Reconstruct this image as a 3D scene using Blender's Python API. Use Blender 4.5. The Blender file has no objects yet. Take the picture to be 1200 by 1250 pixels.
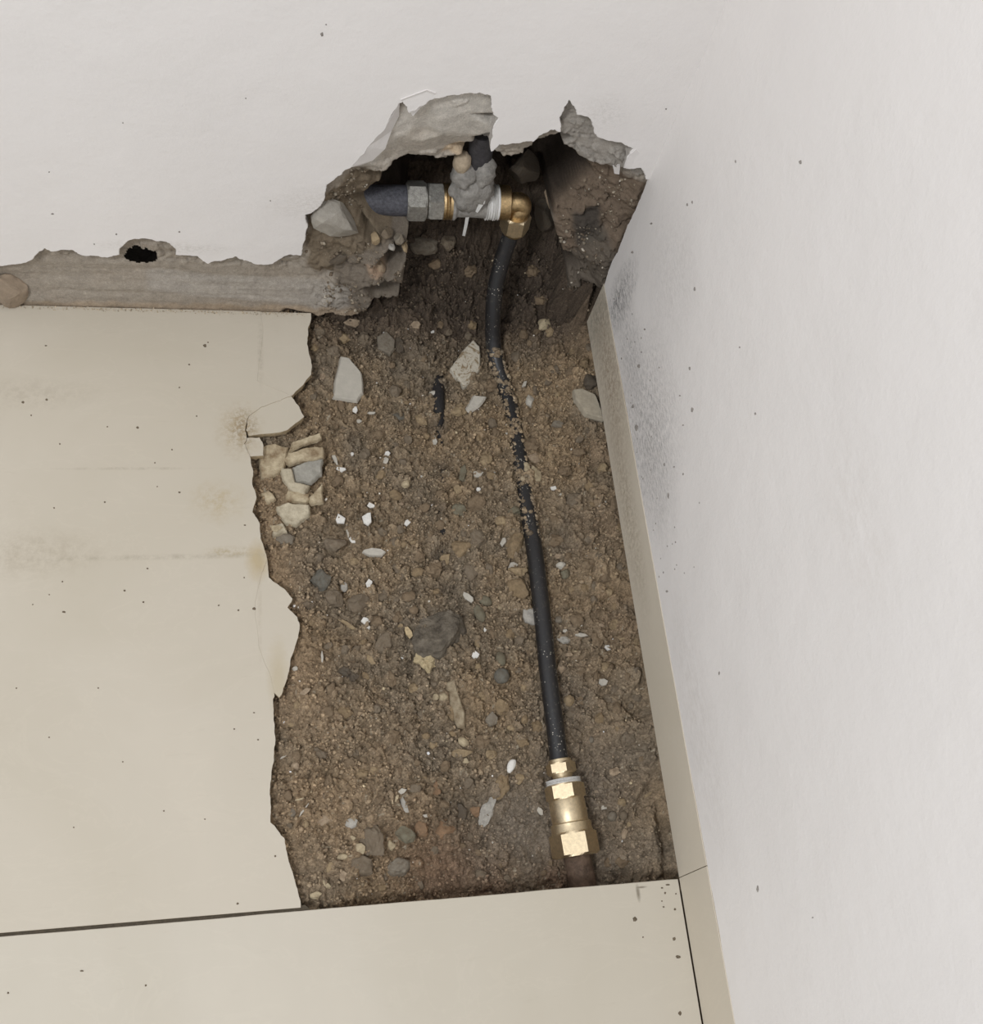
import bpy, bmesh, math, random
import numpy as np
from mathutils import Vector, Matrix, geometry, noise as mnoise

# ------------------------------------------------------------------ camera
SC = bpy.context.scene
COL = SC.collection
F = 1349.26
CAM = np.array([-.3881, -.7575, 1.0479])
def euler_mat(a, b, c):
    ca, sa, cb, sb, cc, sc = math.cos(a), math.sin(a), math.cos(b), math.sin(b), math.cos(c), math.sin(c)
    X = np.array([[1, 0, 0], [0, ca, -sa], [0, sa, ca]])
    Y = np.array([[cb, 0, sb], [0, 1, 0], [-sb, 0, cb]])
    Z = np.array([[cc, -sc, 0], [sc, cc, 0], [0, 0, 1]])
    return Z @ Y @ X
ROT = euler_mat(.4601, -.1812, -.1024)
cd = bpy.data.cameras.new('camera')
cam = bpy.data.objects.new('camera', cd)
COL.objects.link(cam)
cam.location = CAM
cam.rotation_euler = (.4601, -.1812, -.1024)
cd.sensor_fit = 'HORIZONTAL'
cd.sensor_width = 36
cd.lens = F * 36 / 1200
cd.clip_start = .02
SC.camera = cam

# ------------------------------------------------------------------ light
world = bpy.data.worlds.new('world')
SC.world = world
world.use_nodes = True
world.node_tree.nodes['Background'].inputs[0].default_value = (.975, .998, 1.03, 1)
world.node_tree.nodes['Background'].inputs[1].default_value = .68
def area(name, loc, target, size, power, col):
    l = bpy.data.lights.new(name, 'AREA')
    l.shape = 'DISK'; l.size = size; l.energy = power; l.color = col
    o = bpy.data.objects.new(name, l); COL.objects.link(o)
    o.location = loc
    o.rotation_euler = (Vector(target) - Vector(loc)).to_track_quat('-Z', 'Y').to_euler()
    return o
area('ceiling_lamp', (-1.3, -1.35, 2.2), (-.2, -.2, 0), .40, 25, (.975, .995, 1.02))
SC.view_settings.view_transform = 'Standard'
SC.view_settings.look = 'None'
SC.view_settings.gamma = 1
SC.view_settings.use_curve_mapping = False
SC.view_settings.exposure = 0.0

# ------------------------------------------------------------------ helpers
RND = random.Random(7)
NR = np.random.RandomState(11)

def ray(px, py):
    return ROT @ np.array([(px - 600) / F, -(py - 625) / F, -1.])
def hit(px, py, ax, v):
    d = ray(px, py)
    return CAM + (v - CAM[ax]) / d[ax] * d
def lin(c, g=1.0):
    out = []
    for v in c:
        v /= 255
        out.append(min(.95, g * (v / 12.92 if v <= .04045 else ((v + .055) / 1.055) ** 2.4)))
    return out

def hash2(i, j, s):
    n = (i.astype(np.int64) * 374761393 + j.astype(np.int64) * 668265263 + s * 1442695041) & 0xffffffff
    n = ((n ^ (n >> 13)) * 1274126177) & 0xffffffff
    n = ((n ^ (n >> 16)) * 2246822519) & 0xffffffff
    return ((n ^ (n >> 15)) & 0xffffff) / float(0xffffff)
def vnoise(x, y, s):
    i = np.floor(x); j = np.floor(y); fx = x - i; fy = y - j
    fx = fx * fx * (3 - 2 * fx); fy = fy * fy * (3 - 2 * fy)
    a = hash2(i, j, s); b = hash2(i + 1, j, s); c = hash2(i, j + 1, s); d = hash2(i + 1, j + 1, s)
    return (a + (b - a) * fx + (c - a) * fy + (a - b - c + d) * fx * fy) * 2 - 1
def fbm(x, y, s, o=4, g=.5):
    r = 0; a = 1; t = 0
    for k in range(o):
        r = r + a * vnoise(x * 2 ** k + 17.3 * k, y * 2 ** k - 9.1 * k, s + k); t += a; a *= g
    return r / t
def worley(x, y, s):
    """nearest distance, second distance, random value of the nearest cell"""
    i = np.floor(x); j = np.floor(y)
    d1 = np.full(x.shape, 9.); d2 = np.full(x.shape, 9.); v = np.zeros(x.shape)
    for a in (-1, 0, 1):
        for b in (-1, 0, 1):
            ci = i + a; cj = j + b
            qx = ci + .1 + .8 * hash2(ci, cj, s); qy = cj + .1 + .8 * hash2(ci, cj, s + 5)
            d = np.hypot(x - qx, y - qy)
            m = d < d1
            d2 = np.where(m, d1, np.minimum(d2, d))
            v = np.where(m, hash2(ci, cj, s + 9), v)
            d1 = np.where(m, d, d1)
    return d1, d2, v

def tag(o, label=None, cat=None, group=None, kind=None):
    if label: o['label'] = label
    if cat: o['category'] = cat
    if group: o['group'] = group
    if kind: o['kind'] = kind
    return o
def empty(name, loc=(0, 0, 0)):
    o = bpy.data.objects.new(name, None); COL.objects.link(o)
    o.location = loc; o.empty_display_size = .02
    return o
def link_mesh(name, me, mats, parent=None, smooth=False):
    for m in (mats if isinstance(mats, (list, tuple)) else [mats]): me.materials.append(m)
    if smooth: me.polygons.foreach_set('use_smooth', [True] * len(me.polygons))
    o = bpy.data.objects.new(name, me); COL.objects.link(o)
    if parent:
        o.parent = parent
        o.matrix_parent_inverse = Matrix.Translation(-Vector(parent.location))
    return o

# ------------------------------------------------------------------ materials
class NT:
    def __init__(s, name):
        s.m = bpy.data.materials.new(name); s.m.use_nodes = True
        s.t = s.m.node_tree; s.b = s.t.nodes['Principled BSDF']
        s.co = s.t.nodes.new('ShaderNodeTexCoord').outputs['Object']
        s.geo = s.t.nodes.new('ShaderNodeNewGeometry').outputs['Position']
    def lk(s, a, b): s.t.links.new(a, b)
    def noise(s, scale, detail=4, rough=.6, src=None, dist=0):
        n = s.t.nodes.new('ShaderNodeTexNoise')
        n.inputs['Scale'].default_value = scale; n.inputs['Detail'].default_value = detail
        n.inputs['Roughness'].default_value = rough; n.inputs['Distortion'].default_value = dist
        s.lk(src or s.geo, n.inputs['Vector']); return n.outputs['Fac']
    def voro(s, scale, src=None, out='Distance'):
        n = s.t.nodes.new('ShaderNodeTexVoronoi'); n.inputs['Scale'].default_value = scale
        s.lk(src or s.geo, n.inputs['Vector']); return n.outputs[out]
    def ramp(s, f, stops):
        n = s.t.nodes.new('ShaderNodeValToRGB'); e = n.color_ramp.elements
        while len(e) < len(stops): e.new(.5)
        for q, (p, c) in zip(e, stops):
            q.position = p; q.color = (*c, 1) if hasattr(c, '__len__') else (c, c, c, 1)
        s.lk(f, n.inputs[0]); return n.outputs[0]
    def mix(s, f, a, b, mode='MIX'):
        n = s.t.nodes.new('ShaderNodeMix'); n.data_type = 'RGBA'; n.blend_type = mode
        for k, v in ((0, f), (6, a), (7, b)):
            if isinstance(v, (int, float)): n.inputs[k].default_value = v
            elif isinstance(v, (list, tuple)): n.inputs[k].default_value = (*v, 1) if len(v) == 3 else v
            else: s.lk(v, n.inputs[k])
        return n.outputs[2]
    def math(s, op, a, b=0., clamp=False):
        n = s.t.nodes.new('ShaderNodeMath'); n.operation = op; n.use_clamp = clamp
        for k, v in ((0, a), (1, b)):
            if isinstance(v, (int, float)): n.inputs[k].default_value = v
            else: s.lk(v, n.inputs[k])
        return n.outputs[0]
    def mapped(s, scale, rot=(0, 0, 0)):
        n = s.t.nodes.new('ShaderNodeMapping'); n.inputs['Scale'].default_value = scale
        n.inputs['Rotation'].default_value = rot; s.lk(s.geo, n.inputs[0]); return n.outputs[0]
    def blob(s, c, r, soft=.5, warp=.5, seed=0):
        """a stain of the thing's own: 1 inside an ellipsoid about c, ragged by noise"""
        n = s.t.nodes.new('ShaderNodeMapping'); n.vector_type = 'TEXTURE'
        n.inputs['Location'].default_value = c; n.inputs['Scale'].default_value = r
        s.lk(s.geo, n.inputs[0])
        l = s.t.nodes.new('ShaderNodeVectorMath'); l.operation = 'LENGTH'; s.lk(n.outputs[0], l.inputs[0])
        nz = s.noise(90 + seed, 5, .7)
        d = s.math('ADD', l.outputs['Value'], s.math('MULTIPLY', s.math('SUBTRACT', nz, .5), warp * 2))
        m = s.t.nodes.new('ShaderNodeMapRange'); m.inputs['From Min'].default_value = 1 - soft
        m.inputs['From Max'].default_value = 1 + soft; m.inputs['To Min'].default_value = 1
        m.inputs['To Max'].default_value = 0; s.lk(d, m.inputs[0]); return m.outputs[0]
    def bump(s, h, dist, strength=1.0):
        n = s.t.nodes.new('ShaderNodeBump'); n.inputs['Distance'].default_value = dist
        n.inputs['Strength'].default_value = strength
        s.lk(h, n.inputs['Height']); s.lk(n.outputs[0], s.b.inputs['Normal'])
    def base(s, c, rough=.8, metal=0, spec=.3):
        if isinstance(c, (list, tuple)): s.b.inputs['Base Color'].default_value = (*c, 1)
        else: s.lk(c, s.b.inputs['Base Color'])
        if isinstance(rough, (int, float)): s.b.inputs['Roughness'].default_value = rough
        else: s.lk(rough, s.b.inputs['Roughness'])
        s.b.inputs['Metallic'].default_value = metal
        s.b.inputs['Specular IOR Level'].default_value = spec

G = 1.0   # photo tone -> albedo
def mat_simple(name, c, var=.18, scale=220, rough=.85, bump=.0006, metal=0, spec=.25, c2=None):
    n = NT(name)
    a = lin(c, G)
    f = n.noise(scale, 5, .65)
    lo = [v * (1 - var) for v in a]; hi = [min(.95, v * (1 + var)) for v in a]
    if c2: lo = lin(c2, G)
    n.base(n.ramp(f, [(.32, lo), (.68, hi)]), rough, metal, spec)
    n.bump(n.noise(scale * 2.5, 4, .7), bump)
    return n.m

def mat_attr(name, bump=.0008, rough=.95, scale=600, con=.5, gain=1.):
    n = NT(name)
    a = n.t.nodes.new('ShaderNodeAttribute'); a.attribute_name = 'col'
    f = n.noise(scale, 5, .75)
    k = n.ramp(f, [(.30, gain * (1 - con)), (.70, gain * (1 + con))])
    k2 = n.ramp(n.noise(1400, 2, .6), [(.3, .85), (.62, 1.1), (.75, 1.5)])
    c = n.mix(1, n.mix(1, a.outputs['Color'], k, 'MULTIPLY'), k2, 'MULTIPLY')
    n.base(c, rough, 0, .2)
    n.bump(f, bump)
    return n.m
M_SOIL = mat_attr('earth', .0012, .95, 520)
M_CORE = mat_attr('mortar', .0009, .95, 330, .17, 1.10)
M_CRUMB = mat_attr('crumb', .0004, .95, 900)

def mat_wall(name, stains=(), tint=(220, 216, 213)):
    n = NT(name)
    a = lin(tint, 1.10)
    c = n.ramp(n.noise(5, 4, .5), [(.3, [v * .965 for v in a]), (.7, a)])
    c = n.mix(n.math('MULTIPLY', n.ramp(n.noise(38, 6, .75), [(.58, 0.), (.72, 1.)]), .05), c, lin((150, 145, 138)))
    for i, (cc, r, col, amt, tex) in enumerate(stains):
        m = n.blob(cc, r, .6, .5, i * 7)
        if tex:
            st = n.ramp(n.noise(tex, 8, .85, n.mapped((1, .5, 1.4))), [(.44, 0.), (.60, 1.)])
            m = n.math('MULTIPLY', m, st)
        c = n.mix(n.math('MULTIPLY', m, amt), c, lin(col))
    n.base(c, .62, 0, .3)
    h = n.math('ADD', n.noise(14, 5, .55), n.math('MULTIPLY', n.noise(180, 5, .6), .12))
    n.bump(h, .0035, .6)
    return n.m

# tile
def mat_tile(name, c, stains=(), sheen=.42, flat=False):
    n = NT(name)
    a = lin(c, .95 if sheen < .5 else 1.5)
    cl = n.noise(3.2, 5, .55, dist=.6)
    col = n.ramp(cl, [(.3, [a[0] * .93, a[1] * .925, a[2] * .90]), (.55, a), (.75, [v * 1.06 for v in a])])
    vein = n.ramp(n.noise(7, 8, .6, n.mapped((1, 2.2, 1)), 1.2), [(.485, 0.), (.5, 1.), (.515, 0.)])
    col = n.mix(n.math('MULTIPLY', vein, .10), col, [min(.95, v * 1.2) for v in a])
    sm = n.ramp(n.noise(60, 6, .8, n.mapped((.35, 1.6, 1))), [(.60, 0.), (.74, 1.)])
    col = n.mix(n.math('MULTIPLY', sm, .13), col, lin((150, 138, 118)))
    for i, (cc, r, sc, amt, tex) in enumerate(stains):
        m = n.blob(cc, r, .6, .5, i * 5)
        if tex: m = n.math('MULTIPLY', m, n.ramp(n.noise(tex, 7, .8), [(.42, 0.), (.60, 1.)]))
        col = n.mix(n.math('MULTIPLY', m, amt), col, lin(sc))
    n.base(col, n.ramp(n.noise(25, 5, .6), [(.3, sheen), (.7, sheen + .18)]), 0, .35)
    n.bump(n.noise(12, 4, .5), .0006, .5)
    return n.m
def FL(px, py): return tuple(hit(px, py, 2, 0))
def RW(px, py): return tuple(hit(px, py, 0, 0))
def BW(px, py): return tuple(hit(px, py, 1, 0))
tile_st = [
    (FL(297, 523), (.011, .017, .02), (120, 102, 76), .9, 240),
    (FL(292, 525), (.018, .026, .02), (165, 145, 112), .7, 120),
    (FL(266, 612), (.020, .018, .02), (176, 158, 122), .60, 90),
    (FL(280, 674), (.020, .005, .02), (168, 152, 120), .75, 160),
    (FL(315, 684), (.009, .016, .02), (178, 158, 118), .7, 0),
    (FL(318, 430), (.0025, .036, .02), (150, 140, 122), .40, 120),
    (FL(317, 730), (.0018, .06, .02), (172, 160, 140), .4, 120),
    (FL(45, 675), (.05, .02, .02), (168, 156, 136), .5, 70),
    (FL(40, 480), (.05, .015, .02), (172, 162, 144), .45, 90),
    (FL(200, 680), (.10, .0025, .02), (158, 148, 130), .5, 70),
    (FL(160, 572), (.06, .0015, .02), (168, 158, 140), .6, 80),
    (FL(340, 828), (.008, .03, .02), (176, 160, 125), .45, 0),
]
M_TILE = mat_tile('floor_tile_glaze', (204, 195, 179), tile_st)
M_TILE2 = mat_tile('floor_tile_front_glaze', (205, 197, 182), [
    (FL(779, 1090), (.0016, .006, .02), (120, 110, 94), .8, 0),
    (FL(783, 1083), (.004, .0008, .02), (120, 110, 94), .8, 0)])
M_BISC = mat_simple('tile_biscuit', (176, 158, 128), .22, 300)
M_SKIRT = mat_tile('skirting_glaze', (171, 163, 149), [
    ((0, -.10, .045), (.02, .09, .03), (142, 122, 102), .75, 170),
    ((0, -.26, .03), (.02, .10, .022), (146, 130, 108), .65, 190),
    ((0, -.02, .04), (.02, .03, .05), (136, 128, 114), .7, 120)], .6)
M_PLASTER_EDGE = mat_simple('plaster_edge', (176, 170, 163), .16, 260)
M_GROUT = mat_simple('grout', (86, 78, 66), .2, 300)
M_BRASS = mat_simple('brass', (218, 200, 168), .14, 300, .45, .00012, 1, .5)
M_BRASS_OLD = mat_simple('tarnished_brass', (186, 160, 120), .30, 300, .42, .0003, 1, .5)
M_STEEL = mat_simple('galvanised_steel', (158, 155, 148), .28, 260, .48, .0006, .65, .5)
M_CRUST = mat_simple('mortar_crusted_metal', (150, 146, 140), .24, 200, .85, .0012, 0, .25)
M_TAPE = mat_simple('thread_tape', (226, 224, 220), .08, 500, .7, .0008)
M_OLDPIPE = mat_simple('dark_old_pipe', (84, 84, 90), .4, 330, .6, .0008, .1, .4)
M_RUST = mat_simple('rusty_pipe', (108, 90, 76), .45, 120, .75, .001, .1, .3)
def mat_hose():
    n = NT('black_polythene')
    sp = n.voro(330); spk = n.ramp(sp, [(.16, 1.), (.24, 0.)])
    zone = n.ramp(n.noise(55, 4, .7), [(.50, 0.), (.60, 1.)])
    up = n.t.nodes.new('ShaderNodeNewGeometry')
    c = n.mix(n.math('MULTIPLY', spk, zone), lin((38, 37, 38)), lin((190, 184, 172)))
    dust = n.ramp(n.noise(160, 6, .8), [(.55, 0.), (.75, 1.)])
    c = n.mix(n.math('MULTIPLY', dust, .28), c, lin((120, 110, 96)))
    n.base(c, .36, 0, .5); n.bump(n.noise(300, 3, .6), .0003)
    return n.m
M_HOSE = mat_hose()

PAL = {  # palette: colour of the stones, word used in their labels
    'white': ((226, 223, 216), 'bright white'), 'offw': ((190, 184, 172), 'off-white'),
    'cream': ((180, 166, 138), 'cream'), 'yel': ((200, 180, 142), 'pale yellow'),
    'tan': ((152, 134, 106), 'tan'), 'pink': ((164, 146, 124), 'pinkish beige'),
    'ochre': ((136, 118, 92), 'ochre'), 'brown': ((122, 106, 86), 'brown'),
    'gbrown': ((116, 105, 90), 'grey-brown'), 'grey': ((126, 119, 107), 'grey'),
    'blue': ((102, 101, 94), 'bluish grey'), 'green': ((112, 108, 92), 'greenish grey'),
    'dark': ((84, 77, 68), 'dark grey'), 'orange': ((134, 108, 84), 'orange-brown'),
    'lgrey': ((168, 163, 154), 'light grey')}
MP = {k: mat_simple('stone_' + v[1].replace(' ', '_').replace('-', '_'), v[0],
      .10 if k in ('white', 'offw') else .25, 190, .9, .0009,
      c2=[q * .55 + w * .45 for q, w in zip(v[0], (104, 88, 70))] if k not in ('white', 'offw', 'lgrey') else None) for k, v in PAL.items()}

# ------------------------------------------------------------------ geometry builders
def jag(pts, amp, minlen, closed=True, rnd=RND):
    """break straight runs of an outline into ragged ones"""
    out = []
    n = len(pts)
    def rec(a, b, am):
        L = math.dist(a, b)
        if L < minlen: return
        t = rnd.uniform(.35, .65); nx, ny = -(b[1] - a[1]) / L, (b[0] - a[0]) / L
        o = rnd.uniform(-1, 1) * min(am, L * .22)
        m = (a[0] + (b[0] - a[0]) * t + nx * o, a[1] + (b[1] - a[1]) * t + ny * o)
        rec(a, m, am * .6); out.append(m); rec(m, b, am * .6)
    for i in range(n if closed else n - 1):
        out.append(pts[i]); rec(pts[i], pts[(i + 1) % n], amp)
    if not closed: out.append(pts[-1])
    return out

def area2(p): return sum(p[i][0] * p[(i + 1) % len(p)][1] - p[(i + 1) % len(p)][0] * p[i][1] for i in range(len(p))) / 2
def slab(name, pts, to3, rings, mats, parent=None, side_mat=1, smooth=False, bottom=True, rough=0):
    """outline pts (u,v) -> solid: front face at the first ring, then rings (outward offset, depth)"""
    if area2(pts) < 0: pts = pts[::-1]
    n = len(pts)
    nrm = []
    for i in range(n):
        a, b = Vector(pts[i - 1]), Vector(pts[(i + 1) % n]); d = b - a
        if d.length < 1e-9: nrm.append(Vector((0, 0)))
        else: nrm.append(Vector((d.y, -d.x)).normalized())
    V = []; Fc = []; mi = []
    for k, (off, dep) in enumerate(rings):
        for i in range(n):
            r = RND.uniform(-rough, rough) if k == len(rings) - 1 and rough else 0
            q = Vector(pts[i]) + nrm[i] * (off + r)
            V.append(tuple(to3(q.x, q.y, dep)))
    tris = geometry.tessellate_polygon([[Vector((*p, 0)) for p in pts]])
    for t in tris:
        a = [pts[i] for i in t]
        t = list(t) if area2(a) > 0 else list(t)[::-1]
        Fc.append(t); mi.append(0)
        if bottom:
            Fc.append([i + n * (len(rings) - 1) for i in t][::-1]); mi.append(side_mat)
    for k in range(len(rings) - 1):
        for i in range(n):
            j = (i + 1) % n
            Fc.append([k * n + j, k * n + i, (k + 1) * n + i, (k + 1) * n + j]); mi.append(0 if k == 0 and len(rings) > 2 else side_mat)
    me = bpy.data.meshes.new(name); me.from_pydata(V, [], Fc); me.update()
    # outward orientation
    bm = bmesh.new(); bm.from_mesh(me); bmesh.ops.recalc_face_normals(bm, faces=bm.faces); bm.to_mesh(me); bm.free()
    o = link_mesh(name, me, mats, parent)
    me.polygons.foreach_set('material_index', mi if len(mats if isinstance(mats, (list, tuple)) else [mats]) > 1 else [0] * len(mi))
    return o

def lathe(name, A, B, prof, segs, mat, parent=None, smooth=True, roll=0, up=(0, 0, 1)):
    """profile [(t mm along the axis from A, radius mm)] turned about A->B"""
    A = Vector(A); B = Vector(B); w = (B - A).normalized()
    u = w.cross(Vector(up)); u = u.normalized() if u.length > 1e-3 else Vector((1, 0, 0)); v = w.cross(u)
    V = []; Fc = []
    for t, r in prof:
        for k in range(segs):
            a = 2 * math.pi * k / segs + roll
            V.append(A + w * t * .001 + (u * math.cos(a) + v * math.sin(a)) * r * .001)
    m = len(prof)
    for i in range(m - 1):
        for k in range(segs):
            j = (k + 1) % segs
            Fc.append((i * segs + k, i * segs + j, (i + 1) * segs + j, (i + 1) * segs + k))
    Fc.append(tuple(range(segs))[::-1]); Fc.append(tuple((m - 1) * segs + k for k in range(segs)))
    me = bpy.data.meshes.new(name); me.from_pydata([tuple(q) for q in V], [], Fc); me.update()
    o = link_mesh(name, me, mat, parent)
    if smooth:
        me.polygons.foreach_set('use_smooth', [True] * len(me.polygons))
        try: me.set_sharp_from_angle(angle=math.radians(38))
        except Exception: pass
    return o
def hexnut(name, A, B, r, mat, parent=None, roll=0, ch=2.0, bore=None):
    """hexagon nut with chamfered ends; r is across the corners, mm"""
    L = (Vector(B) - Vector(A)).length * 1000
    A = Vector(A); w = (Vector(B) - A).normalized()
    u = w.cross(Vector((0, 0, 1))); u = u.normalized() if u.length > 1e-3 else Vector((1, 0, 0)); v = w.cross(u)
    S = 48
    V = []; Fc = []
    def rad(a): # distance to hexagon side
        q = (a % (math.pi / 3)) - math.pi / 6
        return r * math.cos(math.pi / 6) / math.cos(q)
    rows = [(0, r * .80, 1), (0, r * .87, 0), (ch, 9e9, 0), (L - ch, 9e9, 0), (L, r * .87, 0), (L, r * .80, 1)]
    for t, cap, z in rows:
        for k in range(S):
            a = 2 * math.pi * k / S
            q = min(rad(a), cap)
            V.append(tuple(A + w * t * .001 + (u * math.cos(a + roll) + v * math.sin(a + roll)) * q * .001))
    m = len(rows)
    for i in range(m - 1):
        for k in range(S):
            j = (k + 1) % S
            Fc.append((i * S + k, i * S + j, (i + 1) * S + j, (i + 1) * S + k))
    Fc.append(tuple(range(S))[::-1]); Fc.append(tuple((m - 1) * S + k for k in range(S)))
    me = bpy.data.meshes.new(name); me.from_pydata(V, [], Fc); me.update()
    return link_mesh(name, me, mat, parent)
def tube(name, pts, r, mat, parent=None, segs=24, rr=None, sub=10):
    """smooth pipe through pts (Catmull-Rom)"""
    P = [Vector(p) for p in pts]; P = [P[0] * 2 - P[1]] + P + [P[-1] * 2 - P[-2]]
    C = []
    for i in range(1, len(P) - 2):
        for s in range(sub):
            t = s / sub
            a, b, c, d = P[i - 1:i + 3]
            C.append(.5 * ((2 * b) + (c - a) * t + (2 * a - 5 * b + 4 * c - d) * t * t + (3 * b - a - 3 * c + d) * t ** 3))
    C.append(P[-2])
    V = []; Fc = []
    u = None
    for i, c in enumerate(C):
        w = (C[min(i + 1, len(C) - 1)] - C[max(i - 1, 0)]).normalized()
        if u is None: u = w.orthogonal().normalized()
        u = (u - w * u.dot(w)).normalized(); v = w.cross(u)
        q = r * (rr(i / (len(C) - 1)) if rr else 1)
        for k in range(segs):
            a = 2 * math.pi * k / segs
            V.append(tuple(c + (u * math.cos(a) + v * math.sin(a)) * q))
    for i in range(len(C) - 1):
        for k in range(segs):
            j = (k + 1) % segs
            Fc.append((i * segs + k, i * segs + j, (i + 1) * segs + j, (i + 1) * segs + k))
    Fc.append(tuple(range(segs))[::-1]); Fc.append(tuple((len(C) - 1) * segs + k for k in range(segs)))
    me = bpy.data.meshes.new(name); me.from_pydata(V, [], Fc); me.update()
    return link_mesh(name, me, mat, parent, True)

def ico(sub):
    bm = bmesh.new(); bmesh.ops.create_icosphere(bm, subdivisions=sub, radius=1)
    v = np.array([q.co[:] for q in bm.verts]); f = np.array([[x.index for x in p.verts] for p in bm.faces]); bm.free()
    return v, f
ICO = {s: ico(s) for s in (1, 2, 3, 4)}
def rockverts(sub, seed, cuts=9, flat=.62, lump=.12):
    """a ball cut by random planes into a broken stone, then roughened"""
    r = np.random.RandomState(seed)
    v = ICO[sub][0].copy()
    for k in range(cuts):
        n = r.normal(size=3); n /= np.linalg.norm(n)
        d = r.uniform(flat, .95)
        s = v @ n
        v -= np.outer(np.maximum(s - d, 0), n)
    for i in range(len(v)):
        q = Vector(v[i] * 1.7 + seed * 3.1)
        v[i] *= 1 + lump * mnoise.noise(q) + lump * .5 * mnoise.noise(q * 3)
    return v

# ------------------------------------------------------------------ TIN surfaces (the dug-out wall and the earth)
def tin(points, gx, gy):
    """piecewise linear surface through scattered (a,b,value)"""
    P = np.array(points)
    vv, ee, ff, ov, oe, of = geometry.delaunay_2d_cdt([Vector(p[:2]) for p in P], [], [], 0, 1e-6)
    val = np.array([P[o[0]][2] for o in ov]); vv = np.array([v[:] for v in vv])
    out = np.full(gx.shape, np.nan)
    x0, dx = gx[0, 0], gx[0, 1] - gx[0, 0]; y0, dy = gy[0, 0], gy[1, 0] - gy[0, 0]
    for f in ff:
        a, b, c = vv[f[0]], vv[f[1]], vv[f[2]]
        i0 = max(0, int((min(a[0], b[0], c[0]) - x0) / dx)); i1 = min(gx.shape[1], int((max(a[0], b[0], c[0]) - x0) / dx) + 2)
        j0 = max(0, int((min(a[1], b[1], c[1]) - y0) / dy)); j1 = min(gx.shape[0], int((max(a[1], b[1], c[1]) - y0) / dy) + 2)
        if i0 >= i1 or j0 >= j1: continue
        X = gx[j0:j1, i0:i1]; Y = gy[j0:j1, i0:i1]
        D = (b[1] - c[1]) * (a[0] - c[0]) + (c[0] - b[0]) * (a[1] - c[1])
        if abs(D) < 1e-14: continue
        l1 = ((b[1] - c[1]) * (X - c[0]) + (c[0] - b[0]) * (Y - c[1])) / D
        l2 = ((c[1] - a[1]) * (X - c[0]) + (a[0] - c[0]) * (Y - c[1])) / D
        l3 = 1 - l1 - l2
        m = (l1 >= -1e-6) & (l2 >= -1e-6) & (l3 >= -1e-6)
        S = out[j0:j1, i0:i1]
        S[m] = (l1 * val[f[0]] + l2 * val[f[1]] + l3 * val[f[2]])[m]
    return out
def blur(a, n):
    for _ in range(n):
        p = np.pad(a, 1, mode='edge')
        a = (p[:-2, 1:-1] + p[2:, 1:-1] + p[1:-1, :-2] + p[1:-1, 2:] + 2 * a) / 6
    return a
def inpoly(X, Y, poly):
    m = np.zeros(X.shape, bool); n = len(poly)
    for i in range(n):
        x1, y1 = poly[i]; x2, y2 = poly[(i + 1) % n]
        c = ((y1 > Y) != (y2 > Y)) & (X < (x2 - x1) * (Y - y1) / (y2 - y1 + 1e-12) + x1)
        m ^= c
    return m
def gridmesh(name, V, shape, colr, mat, keep=None, parent=None, flip=False):
    h, w = shape
    idx = np.arange(h * w).reshape(h, w)
    q = np.stack([idx[:-1, :-1], idx[:-1, 1:], idx[1:, 1:], idx[1:, :-1]], -1).reshape(-1, 4)
    if keep is not None:
        k = (keep[:-1, :-1] & keep[:-1, 1:] & keep[1:, 1:] & keep[1:, :-1]).reshape(-1); q = q[k]
    if flip: q = q[:, ::-1]
    used = np.unique(q); mp = np.zeros(h * w, int); mp[used] = np.arange(len(used)); q = mp[q]; V = V[used]; colr = colr[used]
    me = bpy.data.meshes.new(name)
    me.vertices.add(len(V)); me.vertices.foreach_set('co', V.astype(np.float32).ravel())
    me.loops.add(len(q) * 4); me.loops.foreach_set('vertex_index', q.astype(np.int32).ravel())
    me.polygons.add(len(q)); me.polygons.foreach_set('loop_start', np.arange(0, len(q) * 4, 4, dtype=np.int32))
    me.update(calc_edges=True); me.validate()
    a = me.color_attributes.new('col', 'FLOAT_COLOR', 'POINT')
    a.data.foreach_set('color', np.c_[colr, np.ones(len(colr))].astype(np.float32).ravel())
    return link_mesh(name, me, mat, parent, True)

# =================================================================== SETTING
# outline of the white plaster's broken lower edge on the back wall (photo points put on the wall plane)
HOLE = [(-30, 326), (0, 324.6), (25, 322), (40, 316), (54, 303), (62, 307), (88, 305), (102, 312), (125, 314), (145, 311),
        (147, 302), (162, 292), (183, 292), (202, 295), (215, 304), (215, 311), (242, 313), (254, 322), (271, 318),
        (287, 313), (298, 318), (310, 322), (333, 322), (352, 311), (367, 312), (369, 300), (375, 277), (372, 262),
        (387, 255), (396, 241), (398, 226), (417, 213), (429, 203), (448, 180), (471, 155), (486, 126), (492, 123),
        (500, 138), (508, 134), (525, 122), (545, 117), (567, 114), (586, 113), (600, 117), (603, 140), (609, 144),
        (602, 159), (600, 185), (609, 176), (630, 175), (651, 173), (663, 163), (678, 158), (684, 161), (682, 144),
        (695, 121), (705, 140), (722, 146), (730, 167), (747, 172), (762, 176), (774, 182), (768, 190), (762, 205),
        (783, 205), (789, 219)]
hole3 = [BW(*p) for p in HOLE]
jagged = jag([(p[0], p[2]) for p in hole3], .0016, .0025, False)
outline = [(-1.3, hole3[0][2])] + jagged + [(.0, .243), (.0, 1.5), (-1.3, 1.5)]
wb = empty('wall_back'); tag(wb, kind='structure')
dots_b = [(BW(404, 252), (.05, .02, .02), (190, 184, 176), .5, 200),
          (BW(200, 302), (.05, .02, .008), (176, 170, 160), .5, 240), (BW(735, 140), (.02, .02, .02), (170, 165, 158), .3, 260)]
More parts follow.
